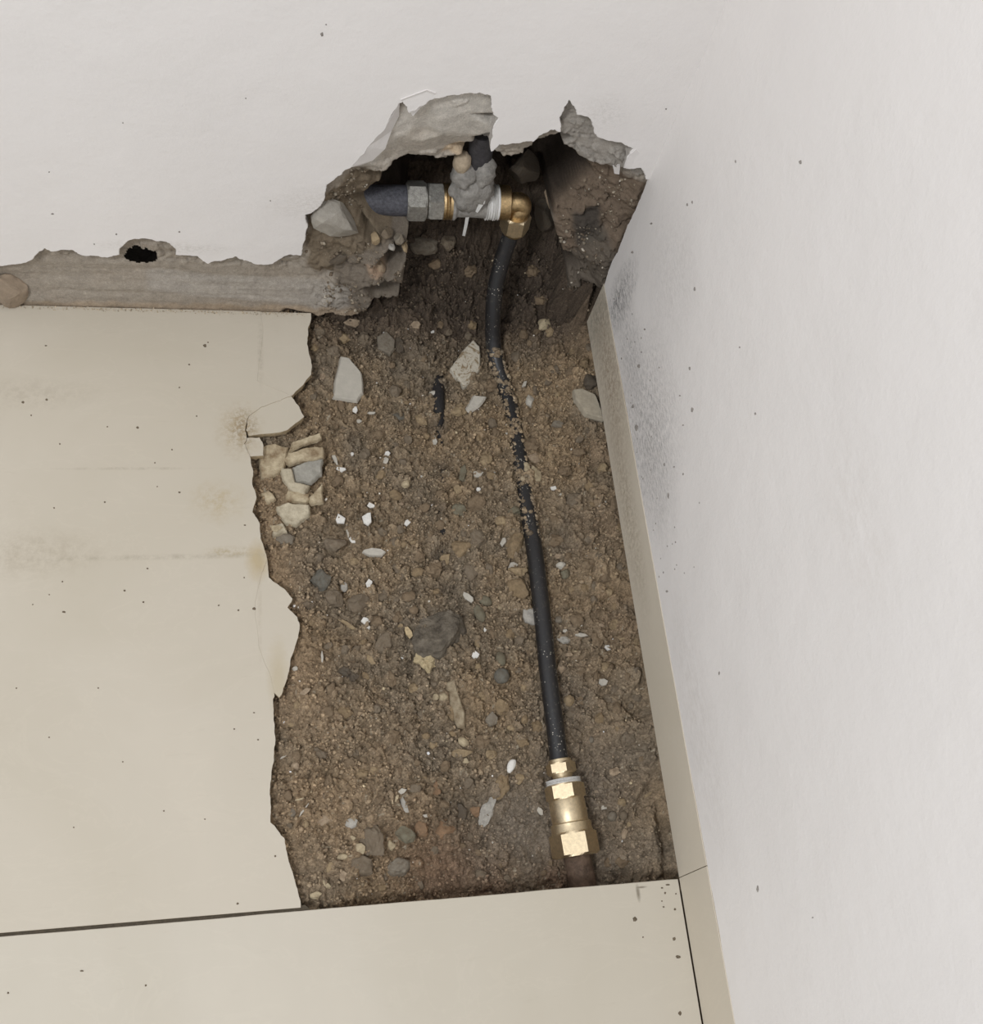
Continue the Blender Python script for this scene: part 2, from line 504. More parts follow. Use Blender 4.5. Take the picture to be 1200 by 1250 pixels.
M_WALLB = mat_wall('white_wall_paint_back', dots_b, (221, 217, 214))
slab('plaster', outline, lambda u, v, d: (u, d, v), [(0, 0), (.0007, .0006), (.001, .0022), (.0005, .011)],
     [M_WALLB, M_PLASTER_EDGE], wb, 1, rough=.001)
# right wall
marks = [
    (RW(790, 520), (.02, .075, .065), (110, 108, 108), .62, 240),
    (RW(757, 365), (.02, .022, .045), (66, 66, 68), .85, 200),
    (RW(768, 430), (.02, .05, .03), (120, 118, 118), .55, 260),
    (RW(800, 590), (.02, .06, .04), (130, 128, 126), .35, 260),
    (RW(850, 870), (.02, .10, .03), (170, 160, 148), .2, 110),
    (RW(820, 340), (.02, .05, .05), (175, 171, 168), .30, 200),
    (RW(1050, 640), (.02, .05, .03), (196, 188, 178), .22, 60),
]
M_WALLR = mat_wall('white_wall_paint_right', marks, (223, 219, 216))
HS = .0745   # skirting height
wr = empty('wall_right'); tag(wr, kind='structure')
# plaster of the right wall: its end in the corner is ragged beside the hole, its foot sits on the skirting
foot = jag([(-3., HS), (-.72, HS), (-.64, HS + .0005), (-.4, HS - .0008), (-.2, HS + .0006), (-.05, HS), (-.004, HS)], .0010, .006, False)
endr = jag([(-.003, HS), (.002, .10), (-.001, .13), (.004, .17), (.001, .2), (.004, .24)], .002, .004, False)
slab('plaster', foot + endr + [(.004, 1.5), (-3., 1.5)], lambda u, v, d: (d, u, v),
     [(0, 0), (.0004, .0006), (.0005, .014)], [M_WALLR, M_PLASTER_EDGE], wr, 1)
bm_ = slab('wall_block', [(-3., -.12), (.16, -.12), (.16, 1.5), (-3., 1.5)], lambda u, v, d: (d, u, v),
     [(0, .0145), (0, .12)], [mat_simple('wall_block_mortar', (104, 92, 78), .2, 120)], wr, 0)
# skirting on the right wall, two lengths
sk = empty('baseboard_right'); tag(sk, kind='structure')
for y0, y1 in ((-.6408, -.0008), (-1.24, -.6416)):
    slab('skirting_tile', [(y0, .0005), (y1, .0005), (y1, HS - .0004), (y0, HS - .0004)], lambda u, v, d: (d - .0006, u, v),
         [(0, 0), (.0004, .0005), (.0004, .0135)], [M_SKIRT, M_BISC], sk, 1)
slab('joint_mortar', [(-1.3, 0), (-.003, 0), (-.003, HS), (-1.3, HS)], lambda u, v, d: (d, u, v), [(0, .0008), (0, .014)], [M_GROUT], sk, 0)

# floor: broken tile, its cracked-off pieces, the front tile, the joint
fl = empty('floor'); tag(fl, kind='structure')
def fl2(L): return [tuple(hit(x, y, 2, 0)[:2]) for x, y in L]
def tile_piece(outl, mats=None, amp=.0008, lift=0., nm='tile', jg=True):
    o = jag(outl, amp, .004) if jg else outl
    return slab(nm, o, lambda u, v, d: (u, v, lift - d), [(0, 0), (.0002, .0003), (.0001, .004), (-.0008, .0095)],
                mats or [M_TILE, M_BISC], fl, 1, rough=.0006)
YB = .003
EDGE_TOP = [(380, 386), (376, 401), (375, 418), (380, 441), (380, 457), (370, 470), (356, 483)]
C1 = [(356, 483), (334, 474), (314, 465)]                # hairline crack
C2 = [(318, 386), (321, 400), (318, 430), (314, 465)]    # the old line
C3 = [(356, 483), (340, 489), (318, 497), (304, 507), (301, 515)]
P3 = [(356, 483), (366, 496), (372, 508), (352, 524), (338, 528), (303, 532), (301, 515)]
P4 = [(301, 533.5), (317, 533), (322, 543), (322, 556), (305, 557), (298, 541)]
EDGE_MID = [(305, 557), (309, 575), (308, 592), (313, 607), (308, 625), (317, 639), (319, 660), (326, 682), (328, 704), (345, 717),
            (357, 730), (351, 741), (363, 753)]
C5 = [(335, 850), (331, 828), (322, 806), (316, 790), (313, 762), (311, 735)]
EDGE_P5 = [(363, 753), (366, 762), (364, 778), (355, 803), (350, 830), (344, 848), (341, 852), (335, 842), (333, 850)]
EDGE_LOW = [(333, 850), (334, 880), (336, 905), (334, 930), (330, 955), (330, 980), (330, 1004), (340, 1015), (347, 1023), (350, 1040), (356, 1062), (363, 1085), (367, 1104)]
_jc = {}
def jl(L, amp=.0008):
    k = tuple(L)
    if k not in _jc:
        q = jag(fl2(L), amp, .004, False); _jc[k] = q; _jc[k[::-1]] = q[::-1]
    return _jc[k]
main = [(fl2([(318, 387)])[0][0], YB)]
A1 = [(321, 400), (318, 430), (314, 465)]
C1 = [(314, 465), (334, 474), (356, 483)]
D4 = [(301, 515), (299, 525), (301, 533.5)]
C4 = [(301, 533.5), (298, 541), (305, 557)]
C5 = [(318, 706), (311, 735), (313, 762), (316, 790), (322, 806), (331, 828), (335, 850)]
main += jl(A1) + jl(C1)[1:] + jl(C3)[1:] + jl(D4)[1:] + jl(C4)[1:] + jl(EDGE_MID[:8])[1:]
main += jl([(326, 682), (322, 694), (318, 706)])[1:] + jl(C5)[1:] + jl(EDGE_LOW)[1:]
lastx = main[-1][0]
main += [(lastx, -.639), (-1.3, -.639), (-1.3, YB)]
tile_piece(main, jg=False)
def grow(L, g):   # keep a hairline between neighbours
    cx = sum(p[0] for p in L) / len(L); cy = sum(p[1] for p in L) / len(L)
    return [(p[0] + (cx - p[0]) * g, p[1] + (cy - p[1]) * g) for p in L]
top = [(fl2([(380, 386)])[0][0], YB)] + jl(EDGE_TOP)[1:] + jl(C1[::-1])[1:] + jl(A1[::-1])[1:] + [(fl2([(318, 387)])[0][0], YB)]
tile_piece(grow(top, .009), lift=-.0001, jg=False)
tile_piece(grow(jl(P3[:6]) + jl([(303, 532), (299.8, 525), (301, 515)])[1:] + jl(C3[::-1])[1:-1], .022), lift=-.0006, jg=False)
tile_piece(grow(jl(P4[:5]) + jl(C4[::-1])[1:-1], .05), lift=-.0010, jg=False)
p5 = [(328, 704)] + EDGE_MID[9:] + EDGE_P5[1:-1]
p5 = jl([(318, 706), (322, 694), (326, 682)])[1:] + jl([(328, 704)] + EDGE_MID[9:] + EDGE_P5[1:-2]) + jl(C5[::-1])[1:]
tile_piece(grow(p5, .010), lift=-.0002, jg=False)
# front tiles beyond the joint
f0 = .0
slab('tile', [(-1.21, -.6425), (-.6615, -.6425), (-.6615, -1.24), (-1.21, -1.24)][::-1], lambda u, v, d: (u, v, -d),
     [(0, 0), (.0005, .0006), (.0005, .0095)], [M_TILE2, M_BISC], fl, 1)
edge = jag([(-.6595, -.6425), (-.42, -.6428), (-.33, -.6422), (-.2, -.6426), (-.1, -.6424), (-.0022, -.6424)], .0003, .01, False)
slab('tile', edge + [(-.0022, -1.24), (-.6595, -1.24)], lambda u, v, d: (u, v, -d),
     [(0, 0), (.0005, .0006), (.0005, .0095)], [M_TILE2, M_BISC], fl, 1)
slab('joint', [(-1.3, -1.24), (-.002, -1.24), (-.002, -.6440), (-.345, -.6440), (-.352, -.637), (-1.3, -.637)], lambda u, v, d: (u, v, -d),
     [(0, .0022), (0, .0098)], [M_GROUT], fl, 0)
slab('bedding', [(-1.3, -1.24), (.014, -1.24), (.014, -.652), (-.36, -.650), (-.40, -.45), (-.42, -.2), (-.36, -.05), (-.35, .02), (-1.3, .02)],
     lambda u, v, d: (u, v, -d), [(0, .0098), (0, .12)], [mat_simple('bedding_sand', (128, 108, 84), .2, 160)], fl, 0, rough=.001)

# ------------------------------------------------------------------ dug-out wall behind the plaster
GX0, GX1, GZ0, GZ1, ST = -.74, .012, -.10, .36, .0016
gx, gz = np.meshgrid(np.arange(GX0, GX1, ST), np.arange(GZ0, GZ1, ST))
pts = []
def cp(px, py, d): q = hit(px, py, 1, d / 1000); pts.append((q[0], q[2], d / 1000)); return q
DEEP_EDGE = {(600, 185), (609, 176), (651, 173), (663, 163), (678, 158), (684, 161), (602, 159)}
for p in HOLE: cp(*p, 9 if p not in DEEP_EDGE else 11)
for p, q in zip(HOLE, hole3):   # hidden behind the plaster
    pts.append((q[0] + .0, q[2] + .012 if p[1] < 330 and p[0] < 780 else q[2], .0105))
for a, b in ((-.8, .4), (-.8, .1), (.05, .4), (-.4, .4), (-.2, .4), (-.5, .2), (-.42, .3), (.05, .26), (-.33, .28)): pts.append((a, b, .0105))
for x in range(-60, 420, 40):   # bed of the missing skirting
    base = 372 + .029 * x
    cp(x, 336, 10 + RND.uniform(-1, 1)); cp(x + 15, 352, 7.5 + RND.uniform(-1, 1)); cp(x + 5, base - 6, 5.5); 
    q = hit(x, base, 2, 0); pts.append((q[0], -.004, .0045)); pts.append((q[0], -.12, .006))
for a in [(500, 150, 12), (522, 138, 15), (560, 128, 8), (590, 122, 9), (600, 148, 12), (577, 168, 22), (548, 176, 27), (538, 164, 15),
          (520, 158, 21), (500, 168, 12), (480, 165, 14), (462, 190, 15), (450, 200, 9), (535, 145, 10), (515, 172, 14), (575, 140, 12),
          (400, 250, 13), (412, 225, 10), (440, 212, 18), (466, 222, 26), (430, 240, 32), (418, 258, 18), (450, 262, 40), (482, 268, 44),
          (497, 276, 30), (460, 285, 12), (500, 290, 12), (482, 300, 5), (445, 292, 8), (382, 292, 8), (388, 312, 6), (420, 302, 9),
          (430, 300, 5), (470, 310, 0), (495, 300, 5), (497, 320, 1), (492, 345, 0), (487, 365, -2), (440, 352, -5), (470, 345, -8),
          (432, 384, 3), (415, 350, 4), (423, 335, 1), (408, 322, 7), (455, 330, -4), (455, 368, -6),
          (398, 325, 2), (402, 340, 10),
          (692, 140, 6), (705, 152, 8), (717, 165, 9), (735, 183, 9), (760, 190, 7), (700, 168, 16), (720, 180, 13),
          (612, 186, 14), (640, 182, 13),
          (725, 210, 42), (745, 208, 28), (764, 209, 18), (784, 216, 11), (786, 232, 9), (772, 252, 12), (750, 250, 26), (722, 250, 33),
          (700, 262, 36), (700, 290, 33), (730, 290, 26), (758, 290, 10), (748, 315, 8), (736, 335, 10), (712, 320, 36), (720, 345, 34),
          (732, 352, 14), (722, 380, 16), (704, 372, 44), (740, 270, 30), (712, 235, 44)]: cp(*a)
cav = [(472, 207, 20), (482, 196, 22), (497, 189, 26), (520, 191, 29), (545, 194, 30), (566, 187, 28), (580, 174, 24)]
for a in cav:   # under the lump: the cavity opens
    q = cp(*a); pts.append((q[0], q[2] - .003, .15)); 
for a in [(612, 190, 14), (640, 187, 14), (652, 177, 12), (664, 168, 12), (678, 163, 12), (687, 178, 16), (704, 188, 18), (722, 195, 16), (742, 201, 14)]:
    q = cp(*a); pts.append((q[0], q[2] - .003, .14 if a[0] < 710 else .05))
q = BW(602, 186); pts.append((q[0] - .004, q[2] - .003, .14)); pts.append((q[0] - .006, q[2] + .03, .06))
for a in [(702, 216, 56), (690, 236, 50), (677, 250, 45), (674, 270, 42), (679, 286, 40), (686, 305, 40), (692, 330, 40), (691, 350, 38)]:
    q = cp(*a); pts.append((q[0] - .004, q[2], .13))
for a in [(499, 276, 30), (503, 290, 12), (500, 320, 2), (496, 345, 2), (490, 366, 0), (487, 384, 0)]:
    q = hit(a[0], a[1], 1, a[2] / 1000); pts.append((q[0] + .003, q[2], .11 if a[1] < 330 else .07))
q = hit(472, 225, 1, .028); pts.append((q[0] + .004, q[2], .14))
for x in (-.33, -.30, -.27): pts.append((x, -.003, .004)); pts.append((x, -.012, .03)); pts.append((x, -.12, .06))
for x in (-.24, -.2, -.16, -.12, -.08):
    for z in (-.12, -.05, .0, .05, .10, .15): pts.append((x, z, .13 + .012 * math.sin(x * 90 + z * 70)))
for x, z in ((-.25, .2), (-.21, .2), (-.17, .2), (-.13, .22), (-.10, .22)): pts.append((x, z, .15))
for z in (-.12, -.05): pts.append((-.03, z, .05)); pts.append((.02, z, .03))
for a in [(150, 314, 10), (156, 322, 10), (172, 324, 9), (190, 320, 10), (200, 312, 9), (205, 300, 9), (180, 293, 10), (160, 295, 10)]: cp(*a)
for z in (-.1, 0, .05, .1, .15, .2, .25): pts.append((.03, z, .012 if z > 0 else .03))
Y = tin(pts, gx, gz)
Y = np.where(np.isnan(Y), .0105, Y)
Yr = Y.copy()
Y = blur(Y, 1)
hidden = (Y > .0085) & (Y < .0108)
rough = fbm(gx * 60, gz * 60, 3, 4) * .0025 + fbm(gx * 260, gz * 260, 8, 3) * .0009
w1, w2, wv = worley(gx * 75 + fbm(gx * 40, gz * 40, 2), gz * 75, 21)
rough += -(wv - .5) * .003 + np.maximum(0, .10 - (w2 - w1)) * .012
band = (gz < .075) & (gx < -.325)
trow = fbm(gx * 14, gz * 130, 31, 4) * .0014 + fbm(gx * 220, gz * 9, 44, 3) * .0005 + fbm(gx * 300, gz * 300, 4, 3) * .0004
lump = inpoly(gx, gz, [(q[0], q[2]) for q in (BW(*p) for p in ((440, 205), (490, 118), (608, 108), (612, 150), (600, 200), (440, 214)))])
hmass = (gx > -.10) & (gz < .235)
amt = np.where(band, .0, np.where(lump, .16, np.where(hmass, np.where(gz < .10, 3., 2.2), 1.5)))
amt = blur(amt, 6)
deep = np.clip((Y - .03) / .06, 0, 1)
Y = Y + rough * amt * (1 + 1.6 * deep) + trow * np.clip(1 - amt, 0, 1) * np.where(lump, .0, 1)
Y = np.where(hidden & (gz > .11), np.maximum(Y, .0108), Y)
# colours of the materials laid bare, with recess shade mixed in
def colreg(base): return np.tile(np.array(lin(base)), (gx.size, 1)).reshape(*gx.shape, 3)
Ccore = colreg((150, 141, 129))
def paint(poly, col, d=.012, soft=3, amtc=1., C=None):
    pl = [(q[0], q[2]) for q in (hit(x, y, 1, d) for x, y in poly)]
    jx = gx + fbm(gx * 90, gz * 90, 61, 3) * .004; jz = gz + fbm(gx * 90, gz * 90, 67, 3) * .004
    m = blur(inpoly(jx, jz, pl).astype(float), soft)[..., None] * amtc
    return Ccore * (1 - m) + np.array(lin(col)) * m
brn = np.clip(fbm(gx * 22, gz * 22, 91, 4) * .9 + .3, 0, 1)[..., None]
Ccore = Ccore * (1 - brn * .28) + np.array(lin((118, 100, 82))) * brn * .28
Ccore = paint([(375, 320), (375, 255), (430, 205), (475, 215), (480, 265), (500, 290), (500, 330), (420, 330)], (112, 100, 84), .014)
Ccore = paint([(405, 325), (500, 290), (500, 392), (425, 392)], (112, 103, 92), .0)
Ccore = paint([(448, 322), (470, 320), (472, 334), (452, 336)], (158, 136, 116), .0, 2)
Ccore = paint([(440, 208), (495, 118), (610, 105), (612, 205), (480, 192)], (184, 178, 169), .014)
Ccore = paint([(500, 150), (560, 160), (600, 170), (560, 200), (480, 200), (465, 212), (450, 200)], (168, 160, 149), .02, 6)
Ccore = paint([(540, 190), (545, 176), (562, 172), (575, 176), (572, 190)], (196, 176, 150), .027, 2)
Ccore = paint([(680, 120), (700, 112), (790, 180), (790, 215), (720, 200), (680, 175)], (150, 144, 136), .010)
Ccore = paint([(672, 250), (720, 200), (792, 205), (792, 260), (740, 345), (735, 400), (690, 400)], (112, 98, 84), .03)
Ccore = paint([(700, 262), (732, 250), (735, 282), (702, 300)], (72, 66, 60), .033, 4)  # shade of the recess painted as a dark patch
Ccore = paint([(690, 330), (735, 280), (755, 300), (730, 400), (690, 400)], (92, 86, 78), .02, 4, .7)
Ccore = paint([(-60, 366), (440, 376), (440, 400), (-60, 400)], (152, 132, 108), .005, 4, .6)
Ccore = paint([(180, 330), (430, 345), (425, 375), (180, 355)], (160, 154, 146), .008, 6, .6)
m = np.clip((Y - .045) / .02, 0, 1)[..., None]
Ccore = Ccore * (1 - m) + np.array(lin((62, 54, 47))) * m  # deep cavity darkened in the colour to stand for its shade
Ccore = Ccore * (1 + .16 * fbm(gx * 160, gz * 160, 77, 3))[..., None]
V = np.stack([gx.ravel(), Y.ravel(), gz.ravel()], 1)
hl = [(q[0], q[2]) for q in (hit(*p, 1, .010) for p in ((151, 314), (156, 306), (166, 301), (180, 302), (189, 306), (191, 315), (181, 319), (165, 318)))]
keep = ~inpoly(gx + fbm(gx * 200, gz * 200, 5, 2) * .002, gz + fbm(gx * 200, gz * 200, 6, 2) * .002, hl) & ~((gx < -.345) & (gz > .125)) & ~((gx < -.36) & (gz < -.02))
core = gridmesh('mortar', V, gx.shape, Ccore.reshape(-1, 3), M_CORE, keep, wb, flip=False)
M_BLK = mat_simple('wall_block_grey', (92, 84, 74), .2, 120)
slab('wall_block', [(-1.3, -.12), (-.352, -.12), (-.352, 1.5), (-1.3, 1.5)], lambda u, v, d: (u, d, v), [(0, .055), (0, .20)], [M_BLK], wb, 0)
slab('wall_block', [(-.352, -.12), (.03, -.12), (.03, 1.5), (-.352, 1.5)], lambda u, v, d: (u, d, v), [(0, .20), (0, .26)], [M_BLK], wb, 0)
# thin white flakes of plaster hanging at the rim of the hole
def flake(poly, d0, d1, th, m=None):
    """a plate whose outline is given with two depths (first half near, second half far)"""
    n = len(poly); P = []
    for (x, y), d in zip(poly, [d0] * (n // 2) + [d1] * (n - n // 2)): P.append(Vector(hit(x, y, 1, d / 1000)))
    V = [tuple(p) for p in P] + [tuple(p + Vector((0, th, 0))) for p in P]
    Fc = [tuple(range(n)), tuple(range(n, 2 * n))[::-1]] + [(i, (i + 1) % n, n + (i + 1) % n, n + i) for i in range(n)]
    me = bpy.data.meshes.new('plaster_flake'); me.from_pydata(V, [], Fc)
    bm = bmesh.new(); bm.from_mesh(me); bmesh.ops.recalc_face_normals(bm, faces=bm.faces); bmesh.ops.triangulate(bm, faces=bm.faces); bm.to_mesh(me); bm.free()
    return link_mesh('plaster_flake', me, m or M_WALLB, wb)
flake([(429, 204), (448, 180), (471, 155), (488, 124), (487, 142), (478, 160), (470, 182), (455, 196), (441, 202)], 0, 9, .004)
flake([(489, 122), (502, 117), (521, 110), (532, 114), (521, 126), (513, 132), (504, 142), (498, 132)], -1, 6, .003)
flake([(762, 205), (768, 190), (776, 183), (790, 196), (792, 206), (786, 211), (782, 204)], -1, 2, .004)
flake([(748, 202), (757, 203), (756, 213), (750, 212)], 8, 12, .004)

# ------------------------------------------------------------------ earth in the trench
SX0, SX1, SY0, SY1, SS = -.43, .016, -.70, .15, .00092
sx, sy = np.meshgrid(np.arange(SX0, SX1, SS), np.arange(SY0, SY1, SS))
sp = []
def sz(px, py, z): q = hit(px, py, 2, z / 1000); sp.append((q[0], q[1], z / 1000))
def syy(px, py, y): q = hit(px, py, 1, y / 1000); sp.append((q[0], q[1], q[2]))
for a in [(385, 395, -14), (390, 450, -16), (372, 490, -16), (385, 520, -18), (330, 545, -15), (350, 600, -11), (320, 640, -11), (330, 680, -11),
          (350, 720, -11), (368, 770, -11), (360, 830, -12), (342, 870, -10), (345, 930, -10), (342, 1000, -10), (365, 1050, -11), (380, 1095, -11),
          (400, 430, -18), (440, 400, -22), (430, 500, -24), (410, 600, -24), (420, 700, -26), (430, 800, -28), (420, 900, -24), (420, 1000, -26), (440, 1080, -28),
          (480, 420, -30), (500, 500, -30), (490, 600, -29), (500, 700, -30), (500, 790, -32), (500, 880, -32), (500, 960, -36), (510, 1060, -36),
          (560, 410, -40), (570, 470, -36), (580, 550, -33), (590, 620, -33), (590, 700, -34), (600, 780, -38), (600, 850, -38), (590, 930, -44), (590, 1000, -54), (590, 1065, -54),
          (538, 480, -37), (537, 560, -36), (540, 650, -36), (540, 730, -38),
          (605, 440, -36), (618, 470, -37), (628, 520, -37), (636, 570, -37.5), (641, 610, -36.5), (647, 645, -39), (654, 700, -43), (662, 760, -44), (668, 820, -46), (675, 880, -50), (684, 940, -58),
          (645, 450, -38), (655, 500, -36), (660, 560, -34), (668, 620, -37), (690, 700, -40), (700, 760, -43), (708, 830, -48), (715, 900, -54), (730, 960, -60), (745, 1030, -64),
          (700, 1000, -64), (660, 1000, -60), (640, 960, -52), (650, 1050, -62), (700, 1080, -68),
          (700, 430, -30), (708, 500, -28), (720, 560, -28), (735, 640, -30), (750, 720, -32), (765, 800, -36), (780, 880, -40), (795, 960, -44), (810, 1030, -48),
          (690, 400, -22), (650, 400, -30)]: sz(*a)
for y in np.arange(-.72, -.02, .06):   # against the wall under the skirting
    sp.append((-.004, y, -.016 - .018 * min(1, max(0, (-y - .1) / .5)))); sp.append((.03, y, -.012))
for a in [(500, 392, 6), (520, 350, 42), (530, 312, 70), (560, 300, 84), (600, 300, 92), (645, 300, 92), (675, 310, 80), (560, 345, 55), (600, 350, 52), (640, 350, 55), (670, 355, 50),
          (560, 385, 22), (600, 386, 22), (640, 386, 22), (672, 385, 24), (700, 385, 18), (716, 388, 6), (700, 350, 34), (722, 360, 12), (690, 325, 50)]: syy(*a)
for x in (-.5, -.4, -.34): sp.append((x, .03, -.02)); sp.append((x, .2, .0))
for x in (-.28, -.2, -.12, -.06, .03): sp.append((x, .125, .125)); sp.append((x, .2, .15))
for x in (-.5, -.3, -.1, .05): sp.append((x, -.74, -.06))
for y in (-.6, -.4, -.2): sp.append((-.5, y, -.018))
for x, y in ((-.30, .012), (-.27, .012)): sp.append((x, y, -.018)); sp.append((x, .03, .0))
Z = tin(sp, sx, sy); Z = np.where(np.isnan(Z), -.03, Z); Z = blur(Z, 14)
wx = sx + fbm(sx * 55, sy * 55, 5, 3) * .006; wy = sy + fbm(sx * 55, sy * 55, 15, 3) * .006
def pxmask(blobs):
    m = np.zeros(sx.shape)
    for px, py, r, a in blobs:
        q = hit(px, py, 2, -.035); m = np.maximum(m, a * np.exp(-((sx - q[0]) ** 2 + (sy - q[1]) ** 2) / (r * .001) ** 2))
    return m
smoothm = pxmask([(352, 580, 34, 1.), (335, 565, 20, 1.), (360, 625, 18, .9), (360, 830, 32, .85), (345, 710, 26, .8), (350, 690, 20, .7), (660, 1000, 60, .9), (720, 1040, 60, .75), (560, 1070, 40, .7), (810, 960, 30, .9), (815, 1030, 34, .9), (790, 850, 22, .85),
                  (380, 1050, 40, .6), (370, 860, 30, .75), (690, 480, 22, .5), (740, 700, 30, .45), (430, 1000, 50, .35), (760, 640, 20, .5), (740, 900, 45, .5)])
lay = np.zeros(sx.shape); tone = np.zeros(sx.shape)
for sc, am, sd, th in ((60, .0066, 1, .45), (105, .0062, 2, .35), (190, .0048, 3, .2), (340, .0031, 4, .1), (620, .0016, 6, .1)):
    d1, d2, v = worley(wx * sc, wy * sc * .95, sd * 13)
    dome = np.sqrt(np.clip(1 - (d1 / .62) ** 2, 0, 1))
    on = np.clip((v - th) / (1 - th), 0, 1)
    lay += am * (dome * on - .35)
    tone += (v - .5) * dome * .5
lay += fbm(sx * 26, sy * 26, 41, 4) * .0045 + fbm(sx * 450, sy * 450, 51, 3) * .0007
lay *= (1 - .72 * smoothm)
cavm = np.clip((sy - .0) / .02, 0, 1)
Z = Z + lay * (1 + .4 * cavm)
under = np.zeros(sx.shape, bool)
for pl in (main, top, jl(P3), jl(P4), p5): under |= inpoly(sx, sy, pl)
under |= (sy < -.637) | ((sx < -.33) & (sy > -.004))
under = blur(under.astype(float), 2) > .02
Z = np.where(under, np.minimum(Z, -.0105), np.minimum(Z, -.0035 + np.maximum(0, sy + .02) * 3))
# colours: dry ochre sand by the tile, grey-brown rubble, darker earth near the wall with cavity shade mixed in, grey clay by the coupling
base = np.array(lin((131, 115, 94), 1.18)); C = np.tile(base, (sx.size, 1)).reshape(*sx.shape, 3)
def tint(C, m, col, g=1.12): m = np.clip(m, 0, 1)[..., None]; return C * (1 - m) + np.array(lin(col, g)) * m
nz = fbm(sx * 18, sy * 18, 71, 4)
C = tint(C, np.clip(nz * 1.2, 0, .5), (142, 121, 94)); C = tint(C, np.clip(-nz * 1.2, 0, .5), (112, 104, 92))
C = tint(C, pxmask([(350, 720, 40, .9), (355, 850, 55, .9), (345, 690, 30, .8), (390, 1000, 80, .6), (400, 900, 60, .5), (470, 930, 60, .5), (330, 640, 24, .6), (330, 590, 22, .9), (620, 400, 30, .1), (690, 450, 30, .5)]) * (.8 + .4 * nz), (144, 124, 100))
C = tint(C, pxmask([(690, 860, 45, .7), (720, 960, 65, .85), (650, 1010, 55, .85), (740, 1050, 60, .75), (600, 1060, 60, .5)]), (112, 103, 92))
C = tint(C, pxmask([(540, 1060, 45, .6), (690, 1070, 20, .6), (600, 1080, 30, .5)]), (112, 86, 68))
C = tint(C, pxmask([(537, 470, 14, .8), (537, 520, 14, .7), (538, 570, 12, .55), (540, 620, 12, .5), (540, 680, 12, .5), (540, 720, 12, .6)]), (72, 66, 60))
C = tint(C, pxmask([(450, 410, 50, .5), (510, 430, 50, .6), (570, 410, 50, .5), (480, 510, 24, .4), (440, 640, 30, .3), (600, 620, 30, .3), (425, 820, 22, .5), (500, 790, 26, .7), (560, 760, 30, .4), (560, 985, 26, .5), (530, 930, 24, .4), (395, 430, 24, .4), (590, 800, 26, .35)]) * (1 + .6 * nz), (92, 84, 73))
C = tint(C, pxmask([(740, 560, 40, .4), (735, 640, 40, .4), (760, 760, 40, .4)]), (116, 98, 80))
bk = np.clip((sy + .045) / .05, 0, 1); C = tint(C, bk * .75, (84, 72, 62)); C = tint(C, cavm * .7, (62, 54, 47))  # shade by the wall and inside the cavity put into the colour
CS = np.clip(C, .01, .9)
C = C * (1 + .62 * tone + .22 * fbm(sx * 240, sy * 240, 81, 3))[..., None]
sw = vnoise(sx * 330, sy * 330, 99); wh = (sw > .86) & (sy < .0)
C[wh] = np.array(lin((168, 156, 136)))
C = np.clip(C, .01, .9)
keepS = ~((sx < -.40) & (sy > -.15)) & ~((sx < -.34) & (sy > .03))
V = np.stack([sx.ravel(), sy.ravel(), Z.ravel()], 1)
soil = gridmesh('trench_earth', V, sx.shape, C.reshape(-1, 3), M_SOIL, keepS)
tag(soil, 'bed of brown earth and sand filling the dug-out trench', 'earth', kind='stuff')

def soil_z(x, y):
    i = int(np.clip((x - SX0) / SS, 0, sx.shape[1] - 1)); j = int(np.clip((y - SY0) / SS, 0, sx.shape[0] - 1))
    return Z[j, i]
TT = np.linspace(.85, 1.45, 700)
def ground(px, py):
    """where the view line through a photo point meets the earth"""
    d = ray(px, py); P = CAM[None] + TT[:, None] * d[None]
    i = np.clip(((P[:, 0] - SX0) / SS).astype(int), 0, sx.shape[1] - 1); j = np.clip(((P[:, 1] - SY0) / SS).astype(int), 0, sx.shape[0] - 1)
    k = np.argmax(P[:, 2] < Z[j, i])
    return P[k]

# =================================================================== PLUMBING
def AX(px, py, y): return Vector(hit(px, py, 1, y))
PY = .050
def onax(px): return AX(px, 244 + (px - 440) * .018, PY)
tf = empty('pipe_tee', tuple(onax(575)))
tag(tf, 'grey galvanised tee fitting crusted with mortar, set in the hole in the wall', 'pipe fitting')
R = lambda A, B: (Vector(B) - Vector(A)).length * 1000
A = onax(418); B = onax(500)
old = lathe('wall_pipe', A, B, [(0, 16.2), (R(A, B), 16.2)], 32, M_OLDPIPE)
tag(old, 'dark grey horizontal pipe stub entering the left side of the wall hole', 'pipe')
A = onax(496); B = onax(520); hexnut('union_nut', A, B, 21.5, M_STEEL, tf, .5, 2.2)
A = onax(521.5); B = onax(541); hexnut('union_nut', A, B, 21.0, M_STEEL, tf, .25, 2)
A = onax(518); B = onax(524); lathe('gasket', A, B, [(0, 16), (R(A, B), 16)], 32, M_GROUT, tf)
A = onax(540); B = onax(551); L = R(A, B)
o = lathe('brass_ring', A, B, [(0, 17), (0, 19), (L * .25, 19.6), (L * .4, 18.4), (L * .55, 19.6), (L * .75, 18.6), (L, 19.8), (L, 17)], 40, M_BRASS_OLD, tf); o['label'] = 'worn brass ring'
A = onax(550); B = onax(606); L = R(A, B)
lathe('tee_body', A, B, [(0, 14), (1, 19.4), (4, 19.8), (7, 16.5), (L * .4, 16.2), (L * .7, 17), (L * .9, 17), (L, 15)], 40, M_CRUST, tf)
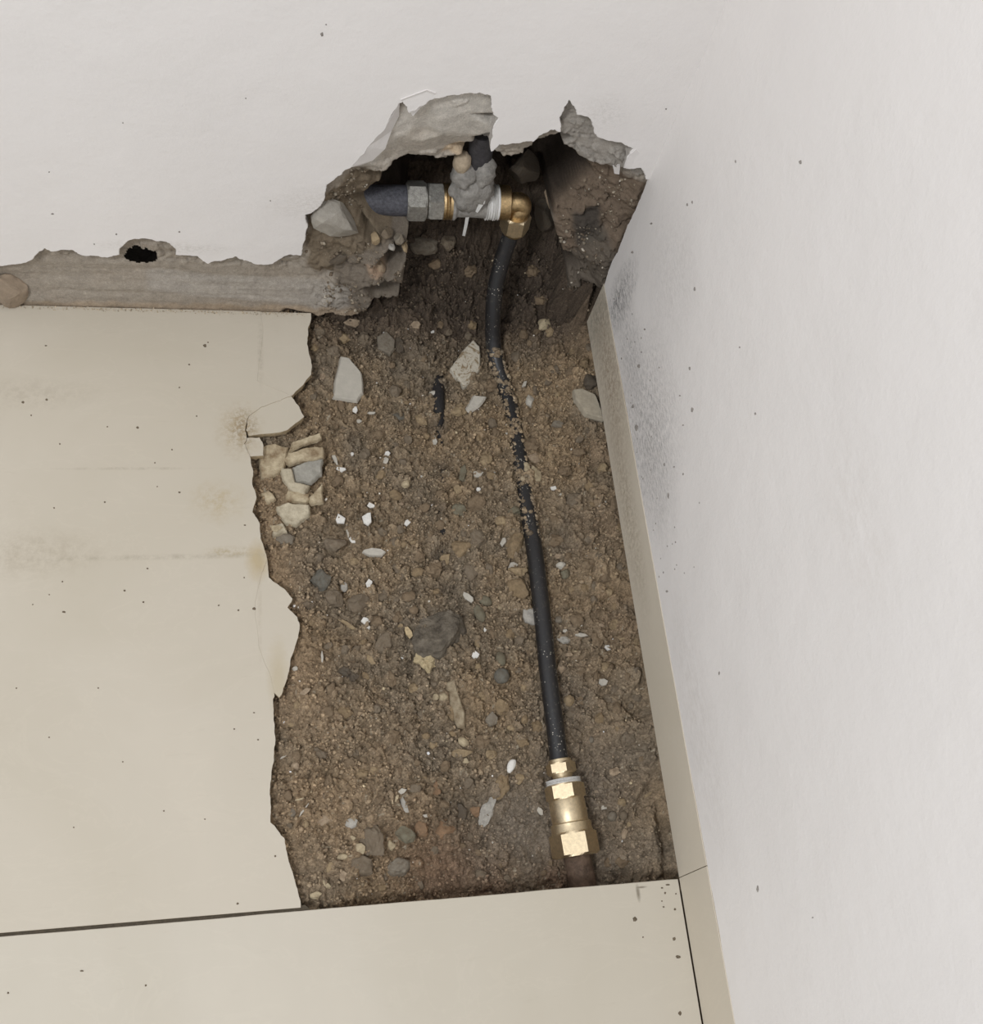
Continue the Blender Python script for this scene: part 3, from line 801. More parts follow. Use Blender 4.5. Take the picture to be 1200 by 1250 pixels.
# crusted branch: lumpy bulb rising from the body
def lumpy(name, c, sc, seed, mat, parent, amp=.10, sub=4):
    v = ICO[sub][0].copy()
    for i in range(len(v)):
        q = Vector(v[i] * 1.6 + seed); v[i] *= 1 + amp * mnoise.noise(q) + amp * .5 * mnoise.noise(q * 3.2)
    v = v * np.array(sc) + np.array(c)
    me = bpy.data.meshes.new(name); me.from_pydata(v.tolist(), [], ICO[sub][1].tolist()); me.update()
    return link_mesh(name, me, mat, parent, True)
bc = AX(577, 226, PY - .004)
lumpy('tee_branch', bc, (.0235, .021, .031), 3.3, M_CRUST, tf, .30)
lumpy('crust', AX(566, 214, PY - .012), (.012, .012, .015), 5.1, M_CRUST, tf, .35, 3)
lumpy('crust', AX(590, 210, PY - .010), (.012, .012, .018), 9.1, M_CRUST, tf, .3, 3)
o = lumpy('mortar_lump', AX(564, 198, PY - .012), (.009, .009, .014), 8.3, mat_simple('beige_mortar', (176, 160, 138), .2, 200), tf, .14, 3); o['label'] = 'beige mortar lump'
A = AX(583, 212, PY - .002); B = AX(590, 160, PY - .006)
bp = lathe('riser_pipe', A, B, [(0, 12.5), (R(A, B), 12.5)], 28, mat_simple('dark_plastic', (66, 64, 66), .3, 200, .6, .0006), tf); bp['label'] = 'dark plastic pipe rising behind the mortar'
# PTFE tape: wound on the spigot, with a loose tail
A = onax(592); B = onax(609); L = R(A, B)
V = [(0, 15)]
prof = [(0, 16)] + [(t * L, 18.3 + .9 * math.sin(t * 37) + .5 * math.sin(t * 91)) for t in np.linspace(.03, .97, 22)] + [(L, 16)]
o = lathe('thread_tape', A, B, prof, 40, M_TAPE, tf); o['label'] = 'white thread tape wound on the joint'
def ribbon(name, P, w, mat, parent=None, th=.0007):
    V = []; Fc = []; n = len(P); P = [Vector(p) for p in P]
    cd_ = Vector(CAM)
    for i, p in enumerate(P):
        t = (P[min(i + 1, n - 1)] - P[max(i - 1, 0)]).normalized(); v = (cd_ - p).normalized(); s = t.cross(v).normalized()
        ww = w[i] if isinstance(w, (list, tuple)) else w
        for a, b in ((-1, 0), (1, 0), (1, 1), (-1, 1)): V.append(tuple(p + s * a * ww / 2 - v * b * th))
    for i in range(n - 1):
        for k in range(4): Fc.append((i * 4 + k, i * 4 + (k + 1) % 4, (i + 1) * 4 + (k + 1) % 4, (i + 1) * 4 + k))
    Fc.append((0, 1, 2, 3)); Fc.append(tuple((n - 1) * 4 + k for k in (3, 2, 1, 0)))
    me = bpy.data.meshes.new(name); me.from_pydata(V, [], Fc)
    bm = bmesh.new(); bm.from_mesh(me); bmesh.ops.recalc_face_normals(bm, faces=bm.faces); bm.to_mesh(me); bm.free()
    return link_mesh(name, me, mat, parent)
ribbon('tape_tail', [AX(593, 236, PY - .0195), AX(588, 246, PY - .0205), AX(580, 258, PY - .019)], [.004, .007, .006], M_TAPE, tf)
ribbon('tape_tail', [AX(571, 262, PY - .014), AX(569, 274, PY - .012), AX(566, 288, PY - .010)], [.004, .0035, .003], M_TAPE, tf)
# brass elbow
el = empty('brass_elbow', tuple(onax(625)))
tag(el, 'brass elbow with hexagon collar screwed to the tee, its outlet pointing down', 'pipe fitting')
A = onax(606); B = onax(622)
L = R(A, B)
lathe('collar', A, B, [(0, 15), (0, 17.6), (1, 18.4), (L - 1.2, 18.4), (L, 17.2), (L, 12)], 48, M_BRASS_OLD, el)
for k in range(44):   # milled rim on the collar's two edges
    pass
ec = onax(636)
pts_e = [onax(620), onax(627), ec + Vector((-.001, 0, -.0005)), ec + Vector((.0015, -.001, -.006)), AX(633, 258, PY - .003), AX(630, 268, PY - .004)]
tube('elbow_body', pts_e, .0105, M_BRASS_OLD, el, 32, lambda t: 1.0 + .06 * math.sin(t * 3.1))
A = AX(631, 261, PY - .003); B = AX(627, 280, PY - .006)
hexnut('compression_nut', A, B, 16.6, M_BRASS, el, .3, 2.5)
A2 = B; B2 = A2 + (B - A).normalized() * .006
lathe('nut_lip', A2, B2, [(0, 13.6), (3, 12.6), (6, 10.5)], 36, M_BRASS_OLD, el)

# black hose
HP = [AX(629, 272, PY - .005), AX(622, 290, .040), AX(613, 318, .030), AX(605, 350, .016), AX(602, 382, .000)] + \
     [Vector(hit(x, y, 2, z / 1000)) for x, y, z in [(602, 415, -17), (606, 440, -31), (617, 475, -40), (628, 520, -43), (636, 570, -43), (642, 610, -42), (650, 655, -39),
      (656, 700, -35.5), (663, 760, -36), (669, 820, -37.5), (676, 875, -41), (683, 932, -45)]]
hose = tube('water_hose', HP, .0093, M_HOSE, None, 28, None, 12)
tag(hose, 'black polythene water hose running down the trench, partly buried halfway', 'hose')
# brass coupling
def GP(px, py, z): return Vector(hit(px, py, 2, z / 1000))
cA = GP(683, 928, -45); cB = GP(703, 1042, -52)
axd = (cB - cA); Lc = axd.length
def al(t): return cA + axd * t
bcp = empty('brass_coupling', tuple(al(.5)))
tag(bcp, 'brass compression coupling joining the black hose to the rusty pipe', 'pipe fitting')
lathe('hose_collar', al(-.01), al(.035), [(0, 10.0), (.6, 11.6), (Lc * 45 - .8, 11.8), (Lc * 45, 11)], 36, M_BRASS, bcp)
hexnut('small_nut', al(.03), al(.155), 15.4, M_BRASS, bcp, .42, 1.6)
lathe('neck', al(.155), al(.24), [(0, 11), (4, 9.6), (8, 12), (Lc * 85, 13)], 36, M_BRASS, bcp)
L = Lc * 60
o = lathe('thread_tape', al(.21), al(.27), [(0, 13)] + [(t * L, 17.4 + .8 * math.sin(t * 23)) for t in np.linspace(.05, .95, 12)] + [(L, 13)], 36, M_TAPE, bcp); o['label'] = 'white thread tape'
hexnut('hexagon_shoulder', al(.265), al(.43), 20.4, M_BRASS, bcp, .38, 1.4)
L = Lc * 270
lathe('barrel', al(.425), al(.695), [(0, 15), (.3, 17.6), (2, 18.3), (L * .5, 18.5), (L - 1.5, 18.3), (L, 17.6)], 48, M_BRASS, bcp)
L = Lc * 100
lathe('ring', al(.675), al(.79), [(0, 17), (.3, 19.8), (1.2, 20.6), (L * .7, 20.6), (L, 21), (L * 1.1, 18)], 48, M_BRASS, bcp)
hexnut('large_nut', al(.775), al(1.03), 24.0, M_BRASS, bcp, .25, 2)
# rusty pipe stub
rp = tube('rusty_pipe', [al(1.0), GP(708, 1062, -57), GP(714, 1092, -62), GP(718, 1120, -66)], .0135, M_RUST, None, 28)
tag(rp, 'rusty pipe end below the brass coupling, going under the front tile', 'pipe')
# old dark pipe in the earth, only its back showing
def onsoil(px, py, dz=0):
    q = ground(px, py); return Vector((q[0], q[1], soil_z(q[0], q[1]) + dz))
OP = [Vector(hit(x, y, 2, z)) for x, y, z in ((532, 440, -.050), (534, 465, -.0415), (535, 490, -.0400), (536, 515, -.044), (538, 560, -.0485), (540, 640, -.050), (541, 720, -.051), (541, 750, -.054))]
op = tube('buried_pipe', OP, .0075, mat_simple('black_damp_pipe', (46, 44, 44), .3, 240, .5, .0008), None, 20)
tag(op, 'old black pipe almost buried in the earth left of the hose', 'pipe')

# =================================================================== MORTAR PATCH UNDER THE BROKEN TILE EDGE
mb = empty('mortar_patch', tuple(hit(355, 585, 2, -.014)))
tag(mb, 'cream flaky mortar patch laid bare beside the notch in the tile', 'mortar')
M_FLK = mat_simple('cream_mortar', (190, 177, 150), .24, 75, .9, .002, c2=(136, 116, 90))
M_FLK2 = mat_simple('greyish_mortar', (188, 178, 156), .2, 80, .9, .0018, c2=(154, 142, 120))
def earth_shard(name, poly, top, th, mats, parent=None, tiltx=0, tilty=0, amp=.0008, side=None, minlen=.004):
    P = [tuple(hit(x, y, 2, top)[:2]) for x, y in poly]
    cx = sum(p[0] for p in P) / len(P); cy = sum(p[1] for p in P) / len(P)
    P = jag(P, amp, minlen)
    bz = min(.0015, th * .3)
    def to3(u, v, d): return (u, v, top - d + (u - cx) * tiltx + (v - cy) * tilty)
    return slab(name, P, to3, [(-bz * .6, 0), (bz * .2, bz), (bz * .9, th * .6), (-bz * .2, th)], mats, parent, 0, rough=bz * .4)
for poly, z, m in (([(352, 552), (374, 546), (394, 545), (395, 557), (374, 562), (354, 566), (347, 560)], -.0128, M_FLK),
                   ([(358, 570), (372, 564), (394, 560), (392, 578), (380, 588), (362, 586)], -.0125, mat_simple('blue_grey_mortar', (158, 154, 144), .2, 120, .9, .001)),
                   ([(344, 570), (356, 572), (360, 588), (378, 592), (372, 602), (356, 598), (346, 584)], -.0136, M_FLK2),
                   ([(318, 545), (336, 541), (352, 546), (346, 572), (330, 583), (319, 582)], -.0145, M_FLK),
                   ([(378, 606), (393, 591), (394, 612), (380, 614)], -.0145, M_FLK),
                   ([(338, 618), (352, 613), (377, 616), (377, 628), (362, 640), (350, 638), (342, 628)], -.0140, M_FLK2),
                   ([(318, 602), (328, 598), (336, 608), (326, 614)], -.0150, M_FLK),
                   ([(352, 598), (378, 603), (374, 612), (350, 610)], -.0155, M_FLK),
                   ([(329, 641), (344, 638), (350, 648), (334, 653)], -.0155, M_FLK2),
                   ([(357, 540), (378, 531), (392, 527), (392, 533), (370, 541), (352, 551)], -.0115, M_FLK)):
    earth_shard('mortar_flake', poly, z + .0055, .009, [m], mb, RND.uniform(-.06, .06), RND.uniform(-.04, .04), .0012)

# =================================================================== STONES AND SHARDS
LAND = [('the brass coupling', 697, 985), ('the large dark slate rock', 537, 781), ('the yellow crumbly lump', 520, 809),
        ('the hose where it leaves the elbow', 618, 330), ('the buried stretch of hose', 634, 570), ('the bare lower hose', 664, 770), ('the blue-grey hexagonal stone', 390, 709),
        ('the big tile shard', 426, 463), ('the marbled white shard', 571, 444), ('the notch in the floor tile', 330, 560),
        ('the shard against the skirting', 718, 490), ('the front tile', 560, 1095), ('the skirting', 770, 700), ('the old buried pipe', 537, 500),
        ('the rust-stained long stone', 596, 988), ('the long tan strip', 557, 860), ('the lower left tile edge', 335, 960), ('the broken concrete lump', 455, 345), ('the pointed tile tongue', 355, 780),
        ('the foot of the skirting', 815, 990)]
def where(px, py, k=0):
    L = sorted(LAND, key=lambda l: math.hypot(l[1] - px, l[2] - py)); n, x, y = L[k]
    dx, dy = px - x, py - y; d = math.hypot(dx, dy)
    ang = math.degrees(math.atan2(dy, dx))
    w = ['right of', 'below and right of', 'below', 'below and left of', 'left of', 'above and left of', 'above', 'above and right of'][int(((ang + 22.5) % 360) // 45)]
    q = 'just ' if d < 30 else ('' if d < 62 else 'well ')
    return q + w + ' ' + n
used_labels = set()
def mklabel(size, word, kind, px, py):
    for k in range(4):
        l = '%s %s %s %s' % (size, word, kind, where(px, py, k))
        if l not in used_labels: break
    used_labels.add(l); return l
def frame(px, py):
    P = ground(px, py)
    ex = hit(px + 1, py, 2, P[2]) - hit(px, py, 2, P[2]); ey = hit(px, py - 1, 2, P[2]) - hit(px, py, 2, P[2])
    return P, ex, ey
placed = []
def stone(px, py, w, h, pal, ang=0, kind='r', label=None, cat=None, th=None, seed=None, name=None, group=None, sub=None, sink=None, at=None):
    """r: broken stone, c: flat chip, s: sliver, b: rounded pebble, d: clod of earth"""
    seed = seed if seed is not None else int(px * 7 + py * 13) % 9973
    P, ex, ey = frame(px, py) if at is None else at
    a = math.radians(ang); ca, sa = math.cos(a), math.sin(a)
    L1 = (ex * ca + ey * sa) * w / 2; L2 = (-ex * sa + ey * ca) * h / 2
    mn = min(np.linalg.norm(L1), np.linalg.norm(L2))
    t = th / 2 if th else mn * {'r': .75, 'c': .30, 's': .6, 'b': .85, 'd': .8}[kind]
    big = max(w, h)
    s_ = sub or (2 if big < 12 else 3 if big < 40 else 4)
    if kind in 'cs': s_ = max(2, s_ - 0)
    v = rockverts(s_, seed, {'r': 10, 'c': 12, 's': 9, 'b': 3, 'd': 5}[kind], {'r': .58, 'c': .45, 's': .5, 'b': .8, 'd': .62}[kind], {'r': .20, 'c': .05, 's': .06, 'b': .10, 'd': .42}[kind])
    v /= np.abs(v).max(0); FC = ICO[s_][1]
    if kind in 'cs':   # a broken plate: irregular outline, bevelled, flat
        r = np.random.RandomState(seed + 1); m = r.randint(5, 8)
        an = (np.arange(m) + r.uniform(-.3, .3, m)) / m * 2 * math.pi; ra = r.uniform(.72, 1.12, m)
        q = np.stack([np.cos(an) * ra, np.sin(an) * ra], 1); q /= np.abs(q).max(0)
        v = np.concatenate([np.c_[q * .90, np.ones(m) * 1.0 + r.uniform(-.2, .2, m)], np.c_[q, np.ones(m) * .5], np.c_[q * .95, -np.ones(m)]])
        FC = [list(range(m)), list(range(2 * m, 3 * m))[::-1]]
        for k in (0, m):
            for i in range(m): FC.append([k + (i + 1) % m, k + i, k + m + i, k + m + (i + 1) % m])
        FC = [f[::1] for f in FC]
    r = np.random.RandomState(seed + 5); tl = r.uniform(-.25, .25, 2)
    v[:, 2] += v[:, 0] * tl[0] * .6 + v[:, 1] * tl[1] * .6
    W = v[:, :1] * L1 + v[:, 1:2] * L2 + v[:, 2:3] * np.array([0, 0, t])
    sk_ = sink if sink is not None else {'r': -.05, 'c': -1.6, 's': -1.1, 'b': -.3, 'd': .15}[kind]
    P = P - np.array([0, 0, t * sk_])
    me = bpy.data.meshes.new('m'); me.from_pydata(W.tolist(), [], FC if isinstance(FC, list) else FC.tolist()); me.update()
    nm = name or {'r': 'stone', 'c': 'tile_chip', 's': 'tile_sliver', 'b': 'pebble', 'd': 'earth_clod'}[kind]
    me.name = nm
    o = link_mesh(nm, me, MP[pal] if isinstance(pal, str) else pal, None, kind == 'b')
    o.location = P
    size = 'tiny' if big < 10 else 'small' if big < 16 else 'medium' if big < 25 else 'large'
    kw = {'r': 'stone', 'c': 'tile chip', 's': 'thin sliver', 'b': 'rounded pebble', 'd': 'crumbly clod'}[kind]
    if isinstance(pal, str) and label is None: label = mklabel(size, PAL[pal][1], kw, px, py)
    tag(o, label, cat or {'r': 'stone', 'c': 'chip', 's': 'chip', 'b': 'pebble', 'd': 'clod'}[kind], group)
    placed.append((px, py, max(w, h) / 2))
    return o
def shard(poly, pal, th, label, cat='shard', lift=None, tx=0, ty=0, name='tile_shard', mats=None, amp=.0005):
    cx = sum(p[0] for p in poly) / len(poly); cy = sum(p[1] for p in poly) / len(poly)
    P = ground(cx, cy)
    top = P[2] + (lift if lift is not None else th * .75)
    o = earth_shard(name, poly, top, th, mats or [MP[pal]], None, tx, ty, amp)
    tag(o, label, cat); used_labels.add(label)
    placed.append((cx, cy, max(max(p[0] for p in poly) - min(p[0] for p in poly), max(p[1] for p in poly) - min(p[1] for p in poly)) / 2))
    return o
def mat_marble(name, a, b):
    n = NT(name); f = n.noise(70, 6, .6, dist=2.5)
    n.base(n.ramp(f, [(.38, lin(b)), (.5, lin(a)), (.6, lin(a)), (.68, lin(b))]), .7); n.bump(n.noise(300, 4, .7), .0008); return n.m
shard([(416, 436), (426, 438), (434, 447), (441, 456), (443, 478), (436, 487), (407, 482), (409, 465)], 'lgrey', .008,
      'big pale tile shard with a brown speck, lying flat at the upper left', tx=.05, ty=.1,
      mats=[mat_simple('tile_shard_glaze', (182, 176, 164), .07, 120, .6, .0002)])
f_ = frame(424, 476); stone(424, 476, 7, 5, 'brown', 20, 'd', label='brown speck of earth stuck on the big tile shard', at=(f_[0] + np.array([0, 0, .0085]), f_[1], f_[2]))
shard([(577, 418), (585, 424), (587, 447), (577, 461), (568, 469), (558, 458), (550, 450), (564, 431)], 'offw', .014,
      'marbled white shard standing beside the upper hose', tx=-.2, ty=.25, mats=[mat_marble('marbled_white', (196, 188, 172), (142, 124, 98))], lift=.012)
shard([(570, 496), (579, 482), (593, 485), (586, 494), (574, 502)], 'offw', .005, 'flat white chip below the marbled white shard', 'chip', tx=.15)
shard([(702, 473), (711, 473), (726, 482), (731, 494), (736, 512), (716, 503), (704, 484)], 'lgrey', .012, 'long pale shard leaning against the skirting',
      tx=.25, lift=.010, mats=[mat_simple('dusty_shard', (168, 158, 140), .16, 150)])
shard([(545, 833), (555, 829), (560, 848), (567, 870), (568, 888), (560, 886), (552, 862)], 'cream', .007, 'long narrow tan strip lying below the dark slate rock',
      mats=[mat_simple('tan_strip', (158, 146, 124), .22, 110, .9, .001, c2=(124, 108, 86))], name='tile_strip')
S = [
 (646, 491, 14, 17, 'offw', 20, 'r'), (721, 466, 18, 22, 'dark', 10, 'r'), (664, 396, 16, 14, 'cream', 0, 'r'), (672, 405, 14, 12, 'tan', 0, 'd'),
 (680, 519, 16, 9, 'grey', 5, 'c'), (652, 560, 20, 14, 'pink', -20, 'r'), (641, 572, 11, 17, 'cream', 0, 'r'), (654, 579, 13, 22, 'cream', 20, 'r'),
 (564, 580, 10, 24, 'green', -5, 'c'), (583, 580, 14, 10, 'offw', 10, 'c'), (582, 614, 24, 20, 'brown', 15, 'r'), (560, 622, 18, 16, 'green', 0, 'r'),
 (675, 597, 9, 6, 'white', 0, 'c'), (613, 636, 18, 14, 'tan', 10, 'r'), (627, 625, 19, 13, 'green', 10, 'r'), (650, 543, 28, 18, 'brown', 5, 'd'),
 (558, 598, 10, 14, 'tan', 10, 'c'), (584, 598, 6, 6, 'white', 0, 'c'), (530, 539, 7, 13, 'offw', 10, 'c'), (529, 481, 11, 7, 'offw', 0, 'b'),
 (471, 424, 24, 28, 'grey', 30, 'c'), (487, 422, 18, 21, 'dark', 10, 'r'), (507, 398, 12, 9, 'pink', 0, 'c'), (469, 410, 6, 12, 'white', -10, 'c'),
 (528, 406, 11, 3, 'white', 25, 's'), (433, 501, 7, 9, 'white', 0, 'c'), (438, 515, 8, 5, 'offw', 0, 'c'), (454, 505, 12, 3, 'offw', 0, 's'),
 (417, 574, 14, 7, 'white', -15, 'c'), (408, 560, 5, 20, 'offw', 25, 's'), (473, 555, 8, 7, 'white', 0, 'c'), (471, 563, 9, 8, 'offw', 30, 'c'),
 (430, 555, 5, 5, 'white', 0, 'c'), (495, 590, 12, 12, 'cream', 0, 'r'), (483, 604, 18, 13, 'ochre', -10, 'r'), (489, 616, 8, 5, 'pink', 0, 'c'),
 (497, 639, 9, 8, 'white', 20, 'c'), (453, 618, 10, 7, 'white', -30, 'c'), (415, 635, 12, 15, 'white', 30, 'c'), (448, 635, 14, 17, 'white', -20, 'c'),
 (424, 648, 4, 20, 'offw', 10, 's'), (430, 660, 10, 6, 'white', -50, 'c'), (483, 478, 17, 14, 'gbrown', -30, 'r'), (513, 513, 20, 11, 'tan', -35, 'r'), (485, 509, 26, 12, 'blue', 5, 'r'),
 (399, 536, 4, 22, 'tan', 15, 's'), (419, 412, 18, 14, 'tan', 5, 'r'), (443, 412, 20, 17, 'gbrown', 0, 'd'), (430, 396, 22, 9, 'pink', -10, 'c'),
 (394, 457, 8, 20, 'pink', -10, 'r'), (377, 505, 5, 15, 'tan', 30, 's'), (462, 530, 20, 14, 'brown', 20, 'd'), (408, 428, 20, 14, 'gbrown', 0, 'd'), (390, 404, 20, 14, 'gbrown', 0, 'd'),
 (390, 709, 29, 27, 'blue', 20, 'r'), (456, 676, 30, 10, 'offw', -3, 's'), (451, 714, 9, 13, 'white', 20, 'c'), (446, 759, 13, 10, 'white', 10, 'c'), (449, 766, 6, 8, 'white', 20, 'c'),
 (420, 717, 9, 13, 'lgrey', 0, 'b'), (348, 658, 26, 14, 'grey', 0, 'r'), (409, 664, 28, 18, 'gbrown', -10, 'r'), (407, 732, 26, 22, 'gbrown', -20, 'r'), (436, 738, 34, 28, 'gbrown', 20, 'r'),
 (498, 773, 9, 16, 'yel', 25, 'c'), (471, 783, 20, 38, 'gbrown', -40, 'r'), (337, 646, 16, 9, 'cream', 0, 'c'), (452, 806, 17, 8, 'tan', -42, 'c'), (423, 763, 28, 6, 'tan', -32, 's'),
 (372, 845, 17, 8, 'pink', 28, 'c'), (360, 817, 8, 6, 'offw', 10, 'c'), (541, 851, 12, 10, 'cream', 10, 'b'), (532, 851, 8, 9, 'cream', 0, 'b'), (477, 830, 14, 22, 'brown', 20, 'd'),
 (562, 669, 26, 22, 'ochre', 10, 'r'), (492, 665, 9, 8, 'tan', 0, 'b'), (432, 686, 13, 10, 'tan', 0, 'r'), (448, 685, 17, 7, 'tan', 8, 'c'), (512, 852, 8, 12, 'pink', -20, 'r'),
 (491, 802, 5, 7, 'white', 0, 'c'), (393, 802, 4, 15, 'offw', 0, 's'), (421, 820, 18, 14, 'dark', 0, 'd'), (432, 826, 13, 12, 'dark', 0, 'd'), (526, 746, 24, 20, 'gbrown', 10, 'd'), (460, 758, 18, 16, 'brown', 0, 'r'),
 (571, 730, 16, 8, 'offw', -30, 'c'), (585, 749, 12, 24, 'green', 25, 'b'), (592, 734, 18, 12, 'green', -20, 'b'), (646, 755, 16, 24, 'lgrey', 25, 'c'), (631, 719, 34, 25, 'ochre', -8, 'r'),
 (633, 697, 26, 12, 'tan', -5, 'r'), (625, 691, 14, 8, 'offw', 20, 'c'), (628, 667, 22, 34, 'ochre', -25, 'r'), (614, 662, 7, 13, 'offw', -15, 'c'), (685, 691, 13, 9, 'offw', 0, 'r'), (681, 680, 10, 7, 'pink', 0, 'c'),
 (687, 781, 18, 11, 'lgrey', -15, 'r'), (690, 771, 7, 5, 'offw', 0, 'c'), (709, 776, 17, 5, 'offw', -5, 's'), (741, 792, 9, 8, 'white', -25, 'c'), (736, 834, 12, 11, 'offw', 20, 'c'),
 (694, 856, 14, 14, 'tan', 20, 'b'), (684, 815, 10, 18, 'pink', 0, 'c'), (694, 800, 11, 5, 'pink', 0, 's'), (579, 801, 12, 11, 'white', 20, 'c'), (582, 814, 11, 9, 'tan', -20, 'b'),
 (612, 826, 19, 19, 'blue', 0, 'b'), (611, 805, 12, 18, 'green', 10, 'b'), (599, 880, 17, 19, 'grey', 20, 'c'), (624, 887, 12, 14, 'tan', 20, 'r'), (655, 887, 18, 17, 'ochre', 0, 'd'),
 (583, 659, 22, 28, 'gbrown', 10, 'r'), (609, 742, 9, 7, 'cream', 0, 'c'), (592, 769, 4, 6, 'white', 0, 'c'), (691, 737, 8, 9, 'brown', 0, 'r'), (734, 764, 9, 5, 'pink', -20, 'c'),
 (704, 756, 18, 20, 'brown', 0, 'r'), (730, 780, 18, 22, 'brown', 0, 'd'), (682, 757, 10, 9, 'grey', 0, 'b'), (676, 661, 28, 17, 'brown', -10, 'd'), (690, 700, 12, 14, 'green', 0, 'r'),
 (565, 906, 16, 11, 'cream', -30, 'b'), (563, 919, 28, 11, 'tan', 5, 'r'), (568, 930, 9, 9, 'cream', 0, 'c'), (493, 982, 9, 24, 'lgrey', 25, 'c'), (491, 966, 12, 7, 'offw', 20, 'c'), (484, 975, 4, 10, 'cream', -20, 's'),
 (394, 1002, 24, 14, 'pink', 10, 'r'), (428, 1006, 19, 13, 'lgrey', 25, 'c'), (440, 1036, 15, 12, 'cream', -25, 'c'), (418, 1046, 14, 8, 'cream', 10, 'b'), (431, 1023, 8, 6, 'cream', -40, 'c'),
 (543, 1014, 26, 34, 'orange', -25, 'r'), (515, 1012, 20, 22, 'orange', 0, 'r'), (494, 1019, 28, 20, 'green', -20, 'r'), (455, 1024, 34, 48, 'gbrown', 15, 'r'), (442, 1057, 30, 26, 'gbrown', 0, 'r'), (487, 1059, 30, 24, 'grey', 20, 'r'),
 (581, 988, 16, 20, 'orange', 20, 'r'), (563, 990, 15, 25, 'dark', 10, 'r'), (532, 962, 12, 18, 'orange', 10, 'r'), (361, 935, 12, 10, 'pink', 0, 'r'), (478, 1032, 10, 14, 'cream', 10, 'r'),
 (397, 1080, 17, 12, 'cream', -20, 'r'), (386, 1093, 16, 10, 'cream', 0, 'r'), (371, 989, 3, 21, 'offw', -38, 's'), (357, 993, 8, 13, 'grey', 0, 'r'), (521, 996, 11, 5, 'offw', 0, 'c'), (346, 924, 12, 3, 'offw', 35, 's'),
 (366, 976, 12, 3, 'cream', 10, 's'), (508, 963, 22, 12, 'gbrown', -10, 'r'), (420, 1070, 12, 14, 'pink', 0, 'c'), (624, 935, 10, 19, 'white', -20, 'b'), (634, 951, 13, 15, 'tan', 0, 'r'), (596, 986, 19, 50, 'lgrey', -22, 'r'),
 (751, 942, 18, 12, 'pink', -10, 'd'), (659, 991, 7, 12, 'offw', 20, 'c'), (747, 997, 12, 12, 'grey', 0, 'b'), (761, 996, 10, 12, 'gbrown', 0, 'b'), (791, 970, 12, 4, 'tan', 30, 's'), (760, 1052, 20, 17, 'brown', 0, 'r'),
 (762, 1018, 9, 15, 'pink', 0, 'r'), (737, 985, 8, 8, 'offw', 0, 'c'), (722, 903, 6, 9, 'grey', 0, 'b'), (611, 960, 22, 36, 'ochre', -15, 'd'), (735, 600, 16, 12, 'brown', 0, 'd'),
 (517, 299, 36, 24, 'grey', -5, 'r'), (547, 297, 20, 20, 'gbrown', 0, 'r'), (529, 322, 20, 12, 'brown', 0, 'r'), (575, 330, 18, 14, 'brown', 0, 'd'), (650, 330, 20, 14, 'brown', 0, 'd'), (660, 365, 18, 14, 'brown', 0, 'd'),
 (600, 470, 20, 18, 'brown', 0, 'd'), (560, 500, 20, 16, 'tan', 0, 'd'), (612, 455, 20, 14, 'ochre', 0, 'd'), (653, 477, 12, 12, 'gbrown', 0, 'r'), (634, 487, 7, 15, 'tan', 10, 'r'), (640, 470, 5, 9, 'offw', -30, 's'),
 (530, 694, 22, 18, 'brown', 0, 'd'), (575, 700, 22, 22, 'gbrown', 0, 'r'), (553, 870, 16, 20, 'ochre', 0, 'd'), (636, 905, 20, 16, 'ochre', 0, 'd'), (590, 850, 18, 14, 'tan', 0, 'd'),
 (588, 905, 22, 20, 'brown', 0, 'd'), (480, 900, 22, 18, 'brown', 0, 'd'), (420, 870, 24, 18, 'ochre', 0, 'd'), (390, 920, 22, 16, 'gbrown', 0, 'd'), (440, 945, 20, 14, 'ochre', 0, 'd'),
 (700, 610, 20, 16, 'gbrown', 0, 'd'), (690, 575, 18, 14, 'brown', 0, 'd'), (718, 690, 20, 16, 'brown', 0, 'd'), (700, 870, 22, 16, 'gbrown', 0, 'd'), (770, 900, 22, 20, 'gbrown', 0, 'd'), (780, 850, 16, 14, 'gbrown', 0, 'd'),
]
for s in S:
    lab = None
    if s[:2] == (390, 709): lab = 'blue-grey hexagonal stone near the tile edge'
    if s[:2] == (596, 986): lab = 'long whitish rust-stained stone above the front tile, left of the coupling'
    stone(*s, label=lab)
stone(538, 779, 74, 60, mat_simple('slate', (112, 104, 92), .35, 70, .9, .0035, c2=(76, 69, 60)), 10, 'r', label='large dark slate rock in the middle of the trench', cat='rock', name='slate_rock', sub=4, sink=.05, th=.05)
stone(519, 809, 32, 29, mat_simple('yellow_crust', (200, 182, 146), .3, 160, .95, .003), -10, 'd', label='pale yellow crumbly lump beside the dark slate rock', cat='lump', name='mortar_lump', sub=4, sink=-.2)
# stones in the wall
def wallstone(px, py, y, w, h, pal, label, seed, th, name='stone', ang=0, sub=3, kind='r'):
    P = hit(px, py, 1, y); ex = hit(px + 1, py, 1, y) - P; ez = hit(px, py - 1, 1, y) - P
    v = rockverts(sub, seed, 10, .5, .08); v /= np.abs(v).max(0)
    a = math.radians(ang); ca, sa = math.cos(a), math.sin(a)
    W = v[:, :1] * (ex * ca + ez * sa) * w / 2 + v[:, 1:2] * (-ex * sa + ez * ca) * h / 2 + v[:, 2:3] * np.array([0, th / 2, 0])
    me = bpy.data.meshes.new(name); me.from_pydata(W.tolist(), [], ICO[sub][1].tolist()); me.update()
    o = link_mesh(name, me, MP[pal] if isinstance(pal, str) else pal); o.location = P
    return tag(o, label, 'stone')
wallstone(412, 271, .006, 66, 38, mat_simple('grey_concrete', (158, 152, 142), .12, 150), 'light grey wedge of concrete on the left ledge of the wall hole', 5, .03, 'concrete_chunk', -12)
